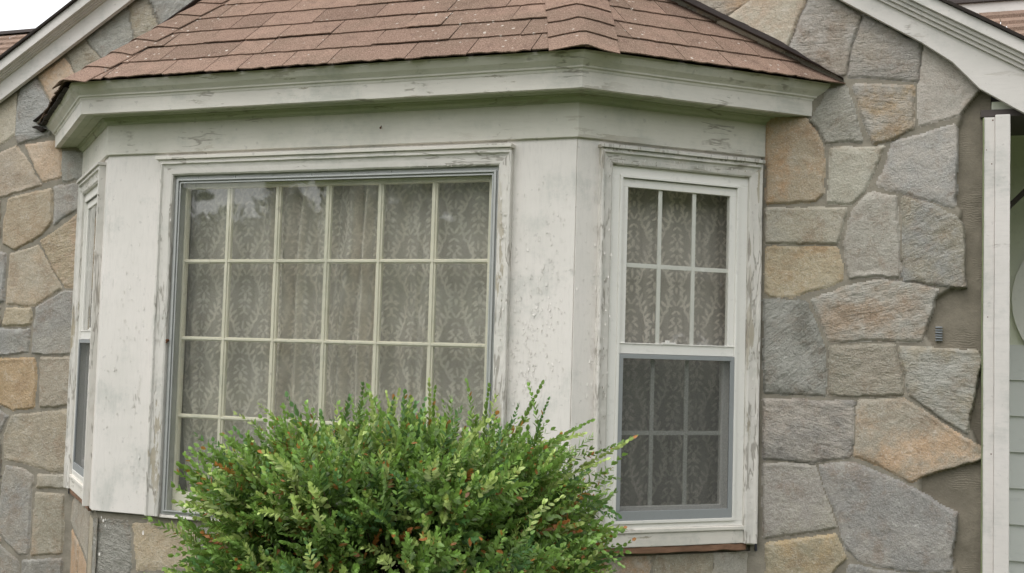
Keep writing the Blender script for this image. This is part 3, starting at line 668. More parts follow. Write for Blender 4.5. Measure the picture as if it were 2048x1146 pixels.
b = MB(); b.box(FRONT, .3816, gx0, .018, 1.4475, -.075, -.045).box(FRONT, gx1, 1.8554, .018, 1.4475, -.075, -.045)
b.box(FRONT, gx0, gx1, .018, gz0, -.075, -.045).box(FRONT, gx0, gx1, gz1, 1.4475, -.075, -.045)
sash = P_(b.build('sash', M['sash'], None, .003))
b = MB(); vx = [.6063+.244*k for k in range(5)]; hz = [1.1047, .7666, .4285]
for x in vx: b.box(FRONT, x-.0125, x+.0125, gz0, gz1, -.070, -.0520); b.box(FRONT, x-.005, x+.005, gz0, gz1, -.0520, -.046)
xs_ = [gx0]+vx+[gx1]
for z in hz:
    for a, c in zip(xs_[:-1], xs_[1:]):
        a_, c_ = a+(.0125 if a != gx0 else 0), c-(.0125 if c != gx1 else 0)
        b.box(FRONT, a_, c_, z-.009, z+.009, -.070, -.0525)
        a_, c_ = a+(.005 if a != gx0 else 0), c-(.005 if c != gx1 else 0)
        b.box(FRONT, a_, c_, z-.0045, z+.0045, -.0515, -.0465)
P_(b.build('muntin_grid', M['sash'], None, .0012, rough=.0004, cell=.05))
b = MB(); b.box(FRONT, gx0-.004, gx1+.004, gz0-.004, gz1+.004, -.064, -.0635)
def pane(fr, u0, u1, z0, z1, n, mat):
    me = bpy.data.meshes.new('pane'); me.from_pydata([on(fr,u0,z0,n), on(fr,u1,z0,n), on(fr,u1,z1,n), on(fr,u0,z1,n)], [], [(0,1,2,3)]); me.materials.append(mat)
    return link(bpy.data.objects.new('pane', me))
P_(pane(FRONT, gx0, gx1, gz0, gz1, -.0625, M['glass']))
o = P_(pane(FRONT, .3875, 1.8495, .022, 1.4425, -.010, M['storm'])); o.name = 'storm_pane'
b = MB(); b.box(FRONT, .330, 1.905, -.0085, .0035, -.05, .003); P_(b.build('sill', M['trimh'], None, .003, rough=.001))
b = MB(); p0 = on(FRONT, .362, .755, .004); b.tube([p0, p0+Vector((0,-.010,0))], .006, 10); b.tube([p0+Vector((0,-.011,0)), p0+Vector((0,-.013,-.012))], .003, 8)
P_(b.build('turn_button', M['rust'], None))

# side windows ---------------------------------------------------
def side_window(fr, flip):
    f = (lambda a: LS-a) if flip else (lambda a: a)
    def bx(mb, a, c, z0, z1, n0, n1): a, c = sorted((f(a), f(c))); return mb.box(fr, a, c, z0, z1, n0, n1)
    def fb(mb, a, c, *k, **kw): a, c = sorted((f(a), f(c))); frame_box(mb, fr, a, c, *k, **kw)
    mid = on(fr, f(.45), 0); root = empty('sash_window', mid); root.parent = house; root.matrix_parent_inverse = house_inv
    inv = Matrix.Translation(-mid); A = lambda o: under(o, root, inv)
    b = MB(); bx(b, .088, .836, 1.546, 1.560, -.004, .040); bx(b, .094, .832, 1.538, 1.5455, -.004, .030); A(b.build('drip_cap', M['casing'], None, .002, rough=.0012))
    a, c = sorted((f(.095), f(.832))); A(moulded_casing(fr, a, c, .004, 1.539, .052, None))
    r = random.Random(9 if flip else 5)
    fl = [(f(.112+r.uniform(-.02,.03)), abs(r.gauss(.9, .4)) % 1.5, .026, r.uniform(.003,.008)) for _ in range(80)]
    fl += [(f(.805+r.uniform(-.015,.022)), r.uniform(.05, 1.4), .026, r.uniform(.003,.007)) for _ in range(50)]
    fl += [(f(r.uniform(.12,.80)), 1.50+r.uniform(-.008,.02), .024, r.uniform(.003,.008)) for _ in range(50)]
    A(flakes(fr, fl, None, 2))
    b = MB(); fb(b, .1475, .7795, .074, 1.4865, .040, -.06, .000, wt=.036, wb=.020); fb(b, .1875, .7395, .094, 1.4505, .012, -.06, .006, wt=.010, wb=.012)
    A(b.build('window_frame', M['vinyl'], None, .0015))
    # top sash (outer plane)
    b = MB(); fb(b, .200, .727, .752, 1.440, .028, -.030, -.006, wt=.034, wb=.038); bx(b, .200, .727, 1.4405, 1.4485, -.03, .001); bx(b, .1995, .7275, .7905, .7945, -.006, -.002)
    up = A(b.build('upper_sash', M['vinyl'], None, .0015)); 
    b = MB()
    for x in (.379, .536): bx(b, x-.0085, x+.0085, .790, 1.406, -.022, -.016)
    for p, q in ((.228,.3705),(.3875,.5275),(.5445,.699)): bx(b, p, q, 1.091, 1.108, -.0218, -.0162)
    g = A(b.build('muntin_grid', M['vinyl'], None, .001))
    a, c = sorted((f(.228), f(.699))); A(pane(fr, a, c, .790, 1.406, -.013, M['glass']))
    # lower sash sits further in
    b = MB(); fb(b, .200, .727, .100, .770, .030, -.062, -.0345, wt=.032, wb=.055); lo = A(b.build('lower_sash', M['vinyl'], None, .0015))
    b = MB()
    for x in (.379, .536): bx(b, x-.0085, x+.0085, .155, .738, -.054, -.048)
    for p, q in ((.230,.3705),(.3875,.5275),(.5445,.697)): bx(b, p, q, .432, .449, -.0538, -.0482)
    A(b.build('muntin_grid', M['vinyl'], None, .001))
    a, c = sorted((f(.230), f(.697))); A(pane(fr, a, c, .155, .738, -.046, M['glass']))
    b = MB(); bx(b, .395, .455, .7915, .800, -.012, -.0015); bx(b, .41, .428, .8002, .808, -.011, -.003); A(b.build('sash_lock', M['vinyl'], None, .002))
    # half insect screen
    b = MB(); fb(b, .2005, .7265, .1065, .7505, .018, -.006, .003, wt=.017, wb=.036); A(b.build('screen_frame', M['screenf'], None, .001))
    a, c = sorted((f(.218), f(.709))); o = A(pane(fr, a, c, .142, .734, -.002, M['mesh'])); o.name = 'insect_screen'
    b = MB(); bx(b, .142, .785, .058, .0735, -.06, .012); bx(b, .135, .792, .004, .0575, -.05, .006); A(b.build('sill', M['trimh'], None, .003, rough=.0012))
    b = MB(); bx(b, .118, .800, -.022, .0035, -.05, .002); A(b.build('rotten_sill_edge', M['brick'], None, .004, rough=.006, cell=.014))
    return root
m = NT('insect_mesh'); tr = m.n('ShaderNodeBsdfTransparent'); df = m.n('ShaderNodeBsdfDiffuse'); df.inputs[0].default_value = (.085,.092,.092,1)
wv = m.noise(260, 2, .5); mx = m.n('ShaderNodeMixShader'); m.l(m.ramp(wv, .3, .7, .40, .54), mx.inputs[0]); m.l(tr.outputs[0], mx.inputs[1]); m.l(df.outputs[0], mx.inputs[2]); m.l(mx.outputs[0], m.out.inputs['Surface'])
M['mesh'] = m.m
side_window(RIGHT, False); side_window(LEFT, True)
def patches(fr, spec, seed, par):
    r = random.Random(seed); L_ = []
    for (u, z, su, sz, n, s) in spec: L_ += [(u+r.gauss(0, su), z+r.gauss(0, sz), .0, r.uniform(.5, 1.3)*s) for _ in range(n*2)]
    flakes(fr, L_, par, seed, M['panel'])
pn = [o for o in house.children if o.name.startswith('corner_panel')]
patches(FRONT, ((.14,.9,.05,.35,26,.009),(.06,.4,.02,.3,14,.008),(.24,.15,.03,.1,10,.010)), 21, pn[0])
patches(FRONT, ((2.05,.85,.045,.22,60,.010),(2.02,.60,.03,.12,50,.009),(2.12,1.05,.03,.2,30,.009),(2.0,.3,.03,.2,30,.010),(1.96,.9,.01,.4,30,.009)), 22, pn[1])
patches(RIGHT, ((.06,.8,.02,.4,24,.008),(.085,.9,.004,.4,26,.010)), 23, pn[2])
# dark strip where the bay meets the stone
b = MB(); b.box(RIGHT, .8395, LS+.005, -.03, 1.570, .000, .004); b.build('side_strip', M['dark'], house)
b = MB(); b.box(LEFT, -.005, LS-.8395, -.03, 1.570, .000, .004); b.build('side_strip', M['dark'], house)
# bay floor
b = MB(); b.prism([(x, y if i in (1,2) else .02, -.060) for i, (x, y) in enumerate(corners(-.022))], (0,0,.048)); b.build('mortar_bed', M['mortar'], house, 0, rough=.004, cell=.03)
b = MB(); c4 = corners(-.03); b.prism([(x, y if i in (1,2) else .02, -.0115) for i, (x, y) in enumerate(c4)], (0,0,.008)); b.build('bay_floor', M['trimh'], house)

# room behind
b = MB()
b.box(WALL, -.75, 3.0, -.12, -.06, -3.2, -.26); fl_ = b.build('room_floor', M['roomfloor'], house)
b = MB(); b.box(WALL, -.80, -.75, -.12, 1.95, -3.2, -.26).box(WALL, 3.0, 3.05, -.12, 1.95, -3.2, -.26).box(WALL, -.8, 3.05, -.12, 1.95, -3.25, -3.2).box(WALL, -.8, 3.05, 1.80, 1.86, -3.2, -.26)
b.prism([(x, y if i in (1,2) else .3, 1.705) for i, (x, y) in enumerate(c4)], (0,0,.03))
b.prism([(-.61,.0,-.13),(2.81,.0,-.13),(2.81,.3,-.13),(-.61,.3,-.13)], (0,0,.06))
b.box(WALL, -.62, -.60, -.1, 1.74, -.26, -.0).box(WALL, 2.80, 2.82, -.1, 1.74, -.26, -.0)
b.build('room_walls', M['room'], house)

# ---------------------------------------------------------------- lace curtains (each hangs in its own window)
def lace_value(u, z):
    """damask: mirrored sprays of leaves filling half-dropped ogees, on net"""
    pw_, ph = .215, .345; SC = 1.0; val = np.zeros_like(u)
    for oy, ox in ((0, 0), (.5, .5)):
        a = (u/pw_+ox) % 1-.5; b = (z/ph+oy) % 1-.5; x = np.abs(a)*pw_/SC; y = b*ph/SC
        # ogee band
        w_ = .062*np.cos(np.pi*b*1.0)**1.0*(1-.25*np.cos(4*np.pi*b))
        leaves = []
        for k in range(13):
            t = -.155+.31*k/12; wd = .088*math.cos(math.pi*t/.40)
            leaves.append((wd*.95, t, .7+.5*(k % 2), .019, .0075))
        for k in range(6):
            t = -.07+.14*k/5; leaves.append((.024*math.cos(math.pi*t/.2), t, -.6, .014, .006))
        leaves += [(0, .165, 1.57, .018, .009), (0, .0, 1.57, .020, .010), (0, -.05, 1.57, .014, .009), (.014, .03, .8, .014, .006), (.016, -.02, -.7, .013, .006), (0, -.125, 1.57, .022, .006), (.020, -.14, .5, .017, .006), (.010, .11, 1.0, .017, .006), (.030, .10, .5, .014, .006)]
        for cx, cy, an, la, lb in leaves:
            dx, dy = x-cx, y-cy; ca, sa = math.cos(an), math.sin(an)
            q = ((dx*ca+dy*sa)/(la*.92))**2+((-dx*sa+dy*ca)/(lb*.80))**2
            val = np.maximum(val, sstep(1.35, .75, q))
    return val
def curtain(name, fr, u0, u1, z0, z1, n, gather, seed, sweepleft=0.0):
    nu, nz = int((u1-u0)/.0034), int((z1-z0)/.0038)
    U_, Z_ = np.meshgrid(np.linspace(u0, u1, nu), np.linspace(z0, z1, nz), indexing='ij')
    g = vnoise(U_*3.1+seed, np.zeros_like(U_)+.3*Z_, seed, 2); amp = .002+.026*sstep(-.25, .40, g)*(1-.8*sstep(u0+.62*(u1-u0), u0+.75*(u1-u0), U_))
    ph = U_*62+vnoise(U_*4, Z_*.5, seed+1, 3)*7
    fold = np.sin(ph)*amp+.4*amp*np.sin(ph*2.3+1)+vnoise(U_*6, Z_*1.2, seed+2, 3)*.008
    du = np.gradient(fold, axis=0)/np.gradient(U_, axis=0)
    stretch = np.sqrt(1+(du*1.0)**2); arc = np.cumsum(stretch, axis=0)*(u1-u0)/nu
    lv = lace_value(arc+.03*seed, Z_+.02*seed); cr = 1+.45*np.clip(stretch-1, 0, 2.0)
    lv = lv*(.75+.5*vnoise(U_*14, Z_*14, seed+5, 3)); cov = np.clip(.54+.35*lv+.17*vnoise(U_*24, Z_*.5, seed+6, 3)*(1-.6*sstep(u0+.6*(u1-u0), u0+.75*(u1-u0), U_))+.05*vnoise(U_*5, Z_*4, seed+7, 3), 0, 1); cov = 1-(1-cov)**cr
    hem = sstep(u0+.012, u0+.004, U_); cov = np.maximum(cov, hem*.8)
    edge = sweepleft*np.clip((.55-Z_)/.6, 0, 1)**1.5*np.clip(1-(U_-u0)/.4, 0, 1)
    Uo = U_+edge
    P = np.array(fr[0])+Uo[..., None]*np.array(fr[1])+(n+fold)[..., None]*np.array(fr[2])+Z_[..., None]*np.array((0,0,1))
    i = np.arange(nu*nz).reshape(nu, nz); F = np.stack([i[:-1,:-1], i[1:,:-1], i[1:,1:], i[:-1,1:]], -1).reshape(-1, 4)
    return np_mesh(name, P.reshape(-1, 3), F, M['lace'], None, {'cov': ('FLOAT', 'POINT', cov.reshape(-1))})
m = NT('lace'); df = m.n('ShaderNodeBsdfDiffuse'); tl = m.n('ShaderNodeBsdfTranslucent'); tr = m.n('ShaderNodeBsdfTransparent')
lc = (.95,.88,.80,1); df.inputs[0].default_value = lc; tl.inputs[0].default_value = lc
a = m.n('ShaderNodeMixShader'); a.inputs[0].default_value = .15; m.l(df.outputs[0], a.inputs[1]); m.l(tl.outputs[0], a.inputs[2])
b = m.n('ShaderNodeMixShader'); cv = m.math('MULTIPLY', m.attr('cov', 'Fac'), m.ramp(m.noise(300, 2, .5), .2, .8, .8, 1.1)); m.l(m.math('MINIMUM', cv, 1.0), b.inputs[0])
m.l(tr.outputs[0], b.inputs[1]); m.l(a.outputs[0], b.inputs[2]); m.l(b.outputs[0], m.out.inputs['Surface']); M['lace'] = m.m
tag(curtain('lace_curtain', FRONT, .352, 1.87, .03, 1.48, -.135, 1, 4, .06), 'wide damask lace curtain hanging in folds behind the large picture window', 'curtain')
tag(curtain('lace_curtain', RIGHT, .17, .775, .05, 1.48, -.125, 1, 9), 'narrow damask lace curtain behind the white double-hung window on the right side of the bay', 'curtain')
tag(curtain('lace_curtain', LEFT, LS-.775, LS-.17, .05, 1.48, -.125, 1, 15), 'lace curtain barely showing in the foreshortened side window at the left of the bay', 'curtain')

# ---------------------------------------------------------------- roof of the bay
PITCH_ = .82; TH = math.atan(PITCH_); SL = math.cos(TH)
EO = .205                                            # eave overhang
def clip(poly, a, b, c):                             # keep a*x+b*y+c >= 0
    outp = []
    for i in range(len(poly)):
        p, q = poly[i], poly[(i+1) % len(poly)]; dp, dq = a*p[0]+b*p[1]+c, a*q[0]+b*q[1]+c
        if dp >= 0: outp.append(p)
        if (dp > 0) != (dq > 0) and dp != dq:
            t = dp/(dp-dq); outp.append((p[0]+(q[0]-p[0])*t, p[1]+(q[1]-p[1])*t))
    return outp
def slope(name, fr, ext, clips, seed, smax, parent, mat, rise=0.0):
    """courses of shingle tabs, each a thin slab with a ragged butt; u along the eave, s up the slope"""
    base = fr[0]+fr[2]*EO+Vector((0,0,Z_EAVE)); up = (-fr[2]+Vector((0,0,PITCH_))).normalized(); nrm = (fr[2]*PITCH_+Vector((0,0,1))).normalized()
    r = random.Random(seed); V = []; F = []; T = []; exp_ = .150; s0 = -.010; k = 0
    while s0 < smax:
        u = ext[0]-r.uniform(0, .25); sag = r.uniform(-.002, .002)
        while u < ext[1]:
            wd = r.choice((.165,.21,.26,.30,.34)); u2 = u+wd; tone = r.choice((.1,.35,.5,.6,.75,.9)) if r.random() < .75 else r.uniform(0, 1)
            cuts = 9; lo = []; dr, dy = r.uniform(-.006,.006), r.uniform(-.004,.003)
            for j in range(cuts+1):
                uu = u+.0022+(wd-.0044)*j/cuts; jag = (r.uniform(-.011,.005) if k == 0 else r.uniform(-.0035,.003))+dr*(j/cuts-.5)+dy
                lo.append((uu, s0+jag+sag))
            poly = lo+[(u2-.0022, s0+exp_+.03), (u+.0022, s0+exp_+.03)]
            for cl in clips: poly = clip(poly, *cl) if len(poly) > 2 else []
            if len(poly) > 2:
                n = len(poly); i = len(V); lift = r.uniform(.0, .0045) if r.random() < .3 else 0.0
                hgt = lambda s: .0085-(s-s0)*.040+rise+lift*(1-(s-s0)/exp_)
                top = [base+fr[1]*a+up*s+nrm*(hgt(s)) for a, s in poly]; bot = [base+fr[1]*a+up*s+nrm*(hgt(s)-.0045) for a, s in poly]
                V += [tuple(p) for p in top+bot]; F.append(list(range(i, i+n))); F += [[i+j, i+n+j, i+n+(j+1) % n, i+(j+1) % n] for j in range(n)]; T += [tone]*(n+1)
            u = u2
        s0 += exp_*r.uniform(.97, 1.02); k += 1
    me = bpy.data.meshes.new(name); me.from_pydata(V, [], F); me.materials.append(mat); a = me.attributes.new('tone', 'FLOAT', 'FACE'); a.data.foreach_set('value', T)
    bm = bmesh.new(); bm.from_mesh(me); bmesh.ops.recalc_face_normals(bm, faces=bm.faces); bm.to_mesh(me); bm.free()
    return link(bpy.data.objects.new(name, me), parent)
bay_roof = empty('bay_roof', (1.1, -.3, Z_EAVE)); bay_roof.parent = house; bay_roof.matrix_parent_inverse = house_inv
roof_inv = Matrix.Translation((-1.1, .3, -Z_EAVE)); R_ = lambda o: under(o, bay_roof, roof_inv)
# hip geometry: plan inset d -> slope length d/SL
cE = corners(EO); cI = corners(EO-.5)
def hipline(fr, pE, pI, side):                       # in (u, s): line through eave corner and its inset; keep the given side
    e = Vector((*pE, 0))-fr[0]; i_ = Vector((*pI, 0))-fr[0]; ue, ui = e.dot(fr[1]), i_.dot(fr[1]); s = .5/SL
    # u = ue+(ui-ue)*s'/s
    k = (ui-ue)/s; return (side, -side*k, -side*ue)
def wallclip(fr):                                    # y <= 0.0
    b0 = fr[0]+fr[2]*EO; up = (-fr[2]+Vector((0,0,PITCH_))).normalized(); return (-fr[1].y, -up.y, -b0.y+.0)
R_(slope('shingle_slope', FRONT, (-.35, 2.6), [hipline(FRONT, cE[1], cI[1], 1), hipline(FRONT, cE[2], cI[2], -1)], 1, .98, None, M['shingle']))
R_(slope('shingle_slope', RIGHT, (-.35, 1.5), [hipline(RIGHT, cE[2], cI[2], 1), wallclip(RIGHT)], 2, .98, None, M['shingle']))
R_(slope('shingle_slope', LEFT, (-.7, 1.3), [hipline(LEFT, cE[1], cI[1], -1), wallclip(LEFT)], 3, .98, None, M['shingle']))
# deck under the shingles
b = MB()
def inset(d): return [Vector((x, y, Z_EAVE+(EO-(EO-d))*PITCH_*0+d*PITCH_)) for x, y in corners(EO-d)]
lowr, hi = [Vector((x, y, Z_EAVE-.003)) for x, y in corners(EO-.022)], [Vector((x, y, Z_EAVE+.76*PITCH_-.006)) for x, y in corners(EO-.76)]
V = []; 
V = [tuple(p) for p in lowr+hi]+[tuple(p-Vector((0,0,.006))) for p in lowr+hi]
F = [(0,1,5,4),(1,2,6,5),(2,3,7,6),(8,12,13,9),(9,13,14,10),(10,14,15,11),(0,8,9,1),(1,9,10,2),(2,10,11,3)]
me = bpy.data.meshes.new('roof_deck'); me.from_pydata(V, [], F); me.materials.append(M['asphalt_edge']); R_(link(bpy.data.objects.new('roof_deck', me)))
# hip caps
def hipcap(i, frA, frB, seed):
    r = random.Random(seed); V = []; F = []; T = []
    e, t = Vector((*cE[i], Z_EAVE)), Vector((*cI[i], Z_EAVE+.5*PITCH_)); d = (t-e); L_ = d.length; d.normalize(); s = -.016
    nA = (frA[2]*PITCH_+Vector((0,0,1))).normalized(); nB = (frB[2]*PITCH_+Vector((0,0,1))).normalized()
    aA = d.cross(nA).normalized(); aB = d.cross(nB).normalized()
    if aA.dot(-frA[1]) < 0: aA = -aA
    if aB.dot(frB[1]) < 0: aB = -aB
    nm = (nA+nB).normalized()
    while s < L_+.5:
        wA, wB = [(.118,.155),(.13,.13)][i-1]; wA += r.uniform(-.004,.004); wB += r.uniform(-.004,.004); q = []
        for j, (ss, lift) in enumerate(((s, .016), (s+.17, .008))):
            c = e+d*ss
            for wv_, ax, n_, ex in ((wA, aA, nA, 0), (wA*.5, aA, nA, 0), (.012, aA, nm, .001), (.012, aB, nm, .001), (wB*.5, aB, nB, 0), (wB, aB, nB, 0)):
                q.append(c+ax*wv_+n_*(lift+ex)+d*(r.uniform(-.007,.006) if j == 0 else 0))
        i0 = len(V); V += [tuple(p) for p in q]+[tuple(p-nm*.004) for p in q]; n = 6
        for j in range(5): F.append((i0+j, i0+j+1, i0+n+j+1, i0+n+j)); F.append((i0+12+j, i0+12+j+1, i0+j+1, i0+j))
        F.append((i0, i0+n, i0+12+n, i0+12)); F.append((i0+5, i0+11, i0+23, i0+17))
        T += [r.uniform(.3, .8)]*12; s += .140
    me = bpy.data.meshes.new('hip_cap'); me.from_pydata(V, [], F); me.materials.append(M['shingle']); a = me.attributes.new('tone', 'FLOAT', 'FACE'); a.data.foreach_set('value', T)
    bm = bmesh.new(); bm.from_mesh(me); bmesh.ops.recalc_face_normals(bm, faces=bm.faces); bm.to_mesh(me); bm.free()
    return link(bpy.data.objects.new('hip_cap', me))
R_(hipcap(1, LEFT, FRONT, 4)); R_(hipcap(2, FRONT, RIGHT, 5))
# dark L strip painting the roof-wall groove's shadow, over the right and left slopes
def groove_shade(fr, sgn):
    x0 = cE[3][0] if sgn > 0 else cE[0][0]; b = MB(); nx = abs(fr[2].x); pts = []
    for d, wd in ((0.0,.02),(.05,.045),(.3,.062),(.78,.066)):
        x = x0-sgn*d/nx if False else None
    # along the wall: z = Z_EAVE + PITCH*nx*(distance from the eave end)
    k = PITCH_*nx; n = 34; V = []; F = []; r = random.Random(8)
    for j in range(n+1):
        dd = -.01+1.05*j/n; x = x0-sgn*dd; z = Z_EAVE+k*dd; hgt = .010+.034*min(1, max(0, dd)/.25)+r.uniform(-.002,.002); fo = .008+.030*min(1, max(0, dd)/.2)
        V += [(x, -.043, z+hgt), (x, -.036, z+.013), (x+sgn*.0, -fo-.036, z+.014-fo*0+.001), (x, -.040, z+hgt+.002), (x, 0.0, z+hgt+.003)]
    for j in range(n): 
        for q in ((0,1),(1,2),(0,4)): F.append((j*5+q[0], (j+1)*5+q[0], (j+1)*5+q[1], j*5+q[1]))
    me = bpy.data.meshes.new('groove_shade_strip'); me.from_pydata(V, [], F); me.materials.append(M['dark_trim_shade']); return link(bpy.data.objects.new('groove_shade_strip', me))
R_(groove_shade(RIGHT, 1)); R_(groove_shade(LEFT, -1))
# ragged felt hanging off the left eave corner
b = MB(); r = random.Random(2); p = Vector((cE[0][0], -.01, Z_EAVE-.012))
for k in range(9): 
    q = p.lerp(Vector((cE[1][0], cE[1][1], Z_EAVE-.012)), k/9*.98)
    b.box((q, LEFT[1], LEFT[2]), -.05, .07, -.002+r.uniform(-.003,.0), .003, -.05, -.004+r.uniform(0,.005))
R_(b.build('roofing_felt', M['asphalt_edge'], None, 0, rough=.004, cell=.02))
b = MB(); p = Vector((cE[0][0]+.02, -.045, Z_EAVE-.02))
b.prism([p, p+Vector((-.030,-.003,-.004)), p+Vector((-.020,0,-.012)), p+Vector((.0,.005,-.018)), p+Vector((.02,.01,-.034)), p+Vector((.05,0,-.018))], (0,.03,0))
R_(b.build('torn_felt', M['asphalt_edge'], None, 0, rough=.006, cell=.02))

# ---------------------------------------------------------------- rake boards and main gable roof
RG = 1.16
def rake(side):
    g = lambda x: 3.382-.588*abs(x-RG)               # lower edge of the straight run
    lo, ft, fb, rt = (-.020, .077, .094, .150) if side < 0 else (0, .050, .100, .150)
    b = MB(); xa, xb = (-2.6, RG) if side < 0 else (RG, 4.6)
    if side < 0: pts = [(xa,-.036,g(xa)+lo),(xb,-.036,g(xb)+lo),(xb,-.036,g(xb)+ft),(xa,-.036,g(xa)+ft)]
    else: pts = [(RG,-.036,g(RG)-.012)]+[(x,-.036,z) for x, z in RL]+[(4.6,-.036,1.20),(4.6,-.036,g(4.6)+ft),(RG,-.036,g(RG)+ft)]
    root = b.prism(pts, (0,-.024,0)).build('rake_board', M['rake'], house, .002)
    tm = MB(); st = (fb-ft)/3
    for i_, d in enumerate((.074, .088, .100)):
        za, zb = ft+st*i_+.0004, ft+st*(i_+1)
        tm.prism([(xa,-.03,g(xa)+za),(xb,-.03,g(xb)+za),(xb,-.03,g(xb)+zb),(xa,-.03,g(xa)+zb)], (0,-(d-.03),0))
    tm.build('rake_moulding', M['rake'], root, .002)
    fa = MB(); fa.prism([(xa,-.03,g(xa)+fb+.0006),(xb,-.03,g(xb)+fb+.0006),(xb,-.03,g(xb)+rt),(xa,-.03,g(xa)+rt)], (0,-.088,0)); fa.build('rake_fascia', M['rake'], root, .002)
    rf = MB(); rf.prism([(xa,-.132,g(xa)+rt+.001),(xb,-.132,g(xb)+rt+.001),(xb,-.132,g(xb)+rt+.015),(xa,-.132,g(xa)+rt+.015)], (0,3.2,0))
    rf.build('gable_roof', M['asphalt_edge'], house, .001, rough=.003, cell=.12)
rake(-1); rake(1)

# far roofs seen past the rakes: courses of shingles
def far_roof(x0, x1, y0, y1, z0, z1, n, seed):
    V = []; F = []; T = []; r = random.Random(seed)
    for k in range(n):
        ta, tb = k/n, (k+1.25)/n
        ya, za, yb, zb = y0+(y1-y0)*ta, z0+(z1-z0)*ta, y0+(y1-y0)*tb, z0+(z1-z0)*tb
        x = x0-r.uniform(0,.3)
        while x < x1:
            x2 = x+r.uniform(.2,.35); i = len(V); up = .028
            V += [(x,ya,za+up),(x2-.004,ya,za+up),(x2-.004,yb,zb),(x,yb,zb),(x,ya,za-.005),(x2-.004,ya,za-.005)]; F += [(i,i+1,i+2,i+3),(i+4,i+5,i+1,i)]; T += [r.uniform(0,1)]*2; x = x2
    me = bpy.data.meshes.new('rear_roof'); me.from_pydata(V, [], F); me.materials.append(M['shingle_far']); a = me.attributes.new('tone', 'FLOAT', 'FACE'); a.data.foreach_set('value', T)
    return link(bpy.data.objects.new('rear_roof', me), house)
o = far_roof(-8.5, -3.3, 3.0, 4.2, 2.95, 3.77, 9, 1)
b = MB(); b.prism([(-8.5,4.15,3.775),(-3.3,4.15,3.775),(-3.3,4.3,3.80),(-8.5,4.3,3.80)], (0,0,.03)); b.build('ridge_cap', M['dark_trim_shade'], o)
b = MB(); b.prism([(-8.5,3.0,2.90),(-3.3,3.0,2.90),(-3.3,4.2,3.72),(-8.5,4.2,3.72)], (0,0,.02)); b.build('roof_deck', M['asphalt_edge'], o)
o = far_roof(3.3, 7.0, 1.9, 3.0, 2.30, 2.975, 9, 2)
b = MB(); b.box((Vector((0,3.02,0)), Vector((1,0,0)), Vector((0,-1,0))), 3.3, 7.0, 2.975, 3.055, -.2, .0); b.build('dormer_trim', M['rake'], o, .003)
b = MB(); b.box((Vector((0,3.10,0)), Vector((1,0,0)), Vector((0,-1,0))), 3.55, 7.0, 3.0552, 3.16, -.4, .10); b.build('dormer_gutter', M['dark_trim_shade'], o, .003)

b = MB(); b.box(WALL, -8.5, -2.62, -.95, 2.93, -3.3, -3.1); b.build('rear_wall', M['siding'], house)
b = MB(); b.box(WALL, 3.35, 7.0, 1.772, 2.30, -2.1, -1.92); b.build('rear_wall', M['siding'], house)
b = MB(); b.prism([(3.9,-.02,1.775),(7.0,-.02,1.775),(7.0,1.90,1.95),(3.9,1.90,1.95)], (0,0,.03)); b.build('porch_roof', M['shingle_far'], house)
# ---------------------------------------------------------------- doorway side: corner post, porch, siding
b = MB(); b.box(WALL, 3.672, 3.711, -.87, 1.702, .0, .040)
post = b.build('corner_post', M['rake'], house, .002, rough=.0012)
b = MB(); b.box(WALL, 3.6675, 3.6718, -.87, 1.70, .0, .043); b.build('mossy_edge', M['moss'], post, 0, rough=.0022, cell=.02)
for x_, z_, r_ in ((3.703,1.69,.0028),(3.681,1.575,.002),(3.700,1.52,.0025),(3.688,.93,.0022),(3.702,.41,.0026)):
    b = MB(); b.tube([(x_,-.0395,z_),(x_,-.0412,z_)], r_, 8); b.build('nail', M['rust'], post)
b = MB(); b.box(WALL, 3.7113, 3.765, -.87, 1.708, -.06, .058); b.build('post_face', M['rake'], post, .003, rough=.0008)
b = MB(); b.box(WALL, 3.66, 4.6, 1.7085, 1.735, -.4, .02); b.build('post_lintel', M['dark_trim_shade'], house)
b = MB(); b.box(WALL, 3.70, 3.72, -.87, 1.70, -1.0, -.061).box(WALL, 3.70, 6.0, 1.74, 1.77, -2.2, -.0)
pc = b.build('porch_ceiling', M['porch'], house)
# porch arch brace and beam
b = MB(); b.tube([(3.74,.35,1.36),(3.95,.35,1.58)], .011, 8); b.box(WALL, 3.75, 5.0, 1.355, 1.375, -.70, -.66).box(WALL, 3.75, 5.0, 1.27, 1.28, -.70, -.66)
b.build('porch_brace', M['dark_trim_shade'], house)
# siding, clapboards lapping
b = MB()
for k in range(12):
    z1 = .838-.153*k; b.prism([(3.72,.60,z1-.153),(3.72,.584,z1-.150),(3.72,.598,z1)], (2.2,0,0))
b.build('clapboard_siding', M['siding'], house)
b = MB(); b.box(WALL, 3.72, 6.0, .838, 1.75, -.68, -.62); b.build('porch_back_wall', M['porch'], house)
ow = MB()
V = []; F = []
cx_, cz_, ra, rb = 4.145, 1.03, .285, .285
oval = []
def ring(r1, r2, y0, y1, mb):
    n = 40
    for j in range(n):
        t0, t1 = 2*math.pi*j/n, 2*math.pi*(j+1)/n
        q = [(cx_+(ra+e)*math.cos(t), y, cz_+(rb+e)*math.sin(t)) for t in (t0, t1) for e in (r1, r2) for y in (y0, y1)]
        mb.quadbox([q[0], q[4], q[6], q[2], q[1], q[5], q[7], q[3]])
ring(0, .055, .58, .612, ow); ov = ow.build('round_window', M['vinyl'], house)
b = MB(); 
for z in (.935, 1.14): b.box(WALL, cx_-ra, cx_+ra, z-.006, z+.006, -.61, -.595)
b.tube([(cx_-.16,.6,cz_+.24),(cx_-.24,.6,cz_-.10)], .004, 6)
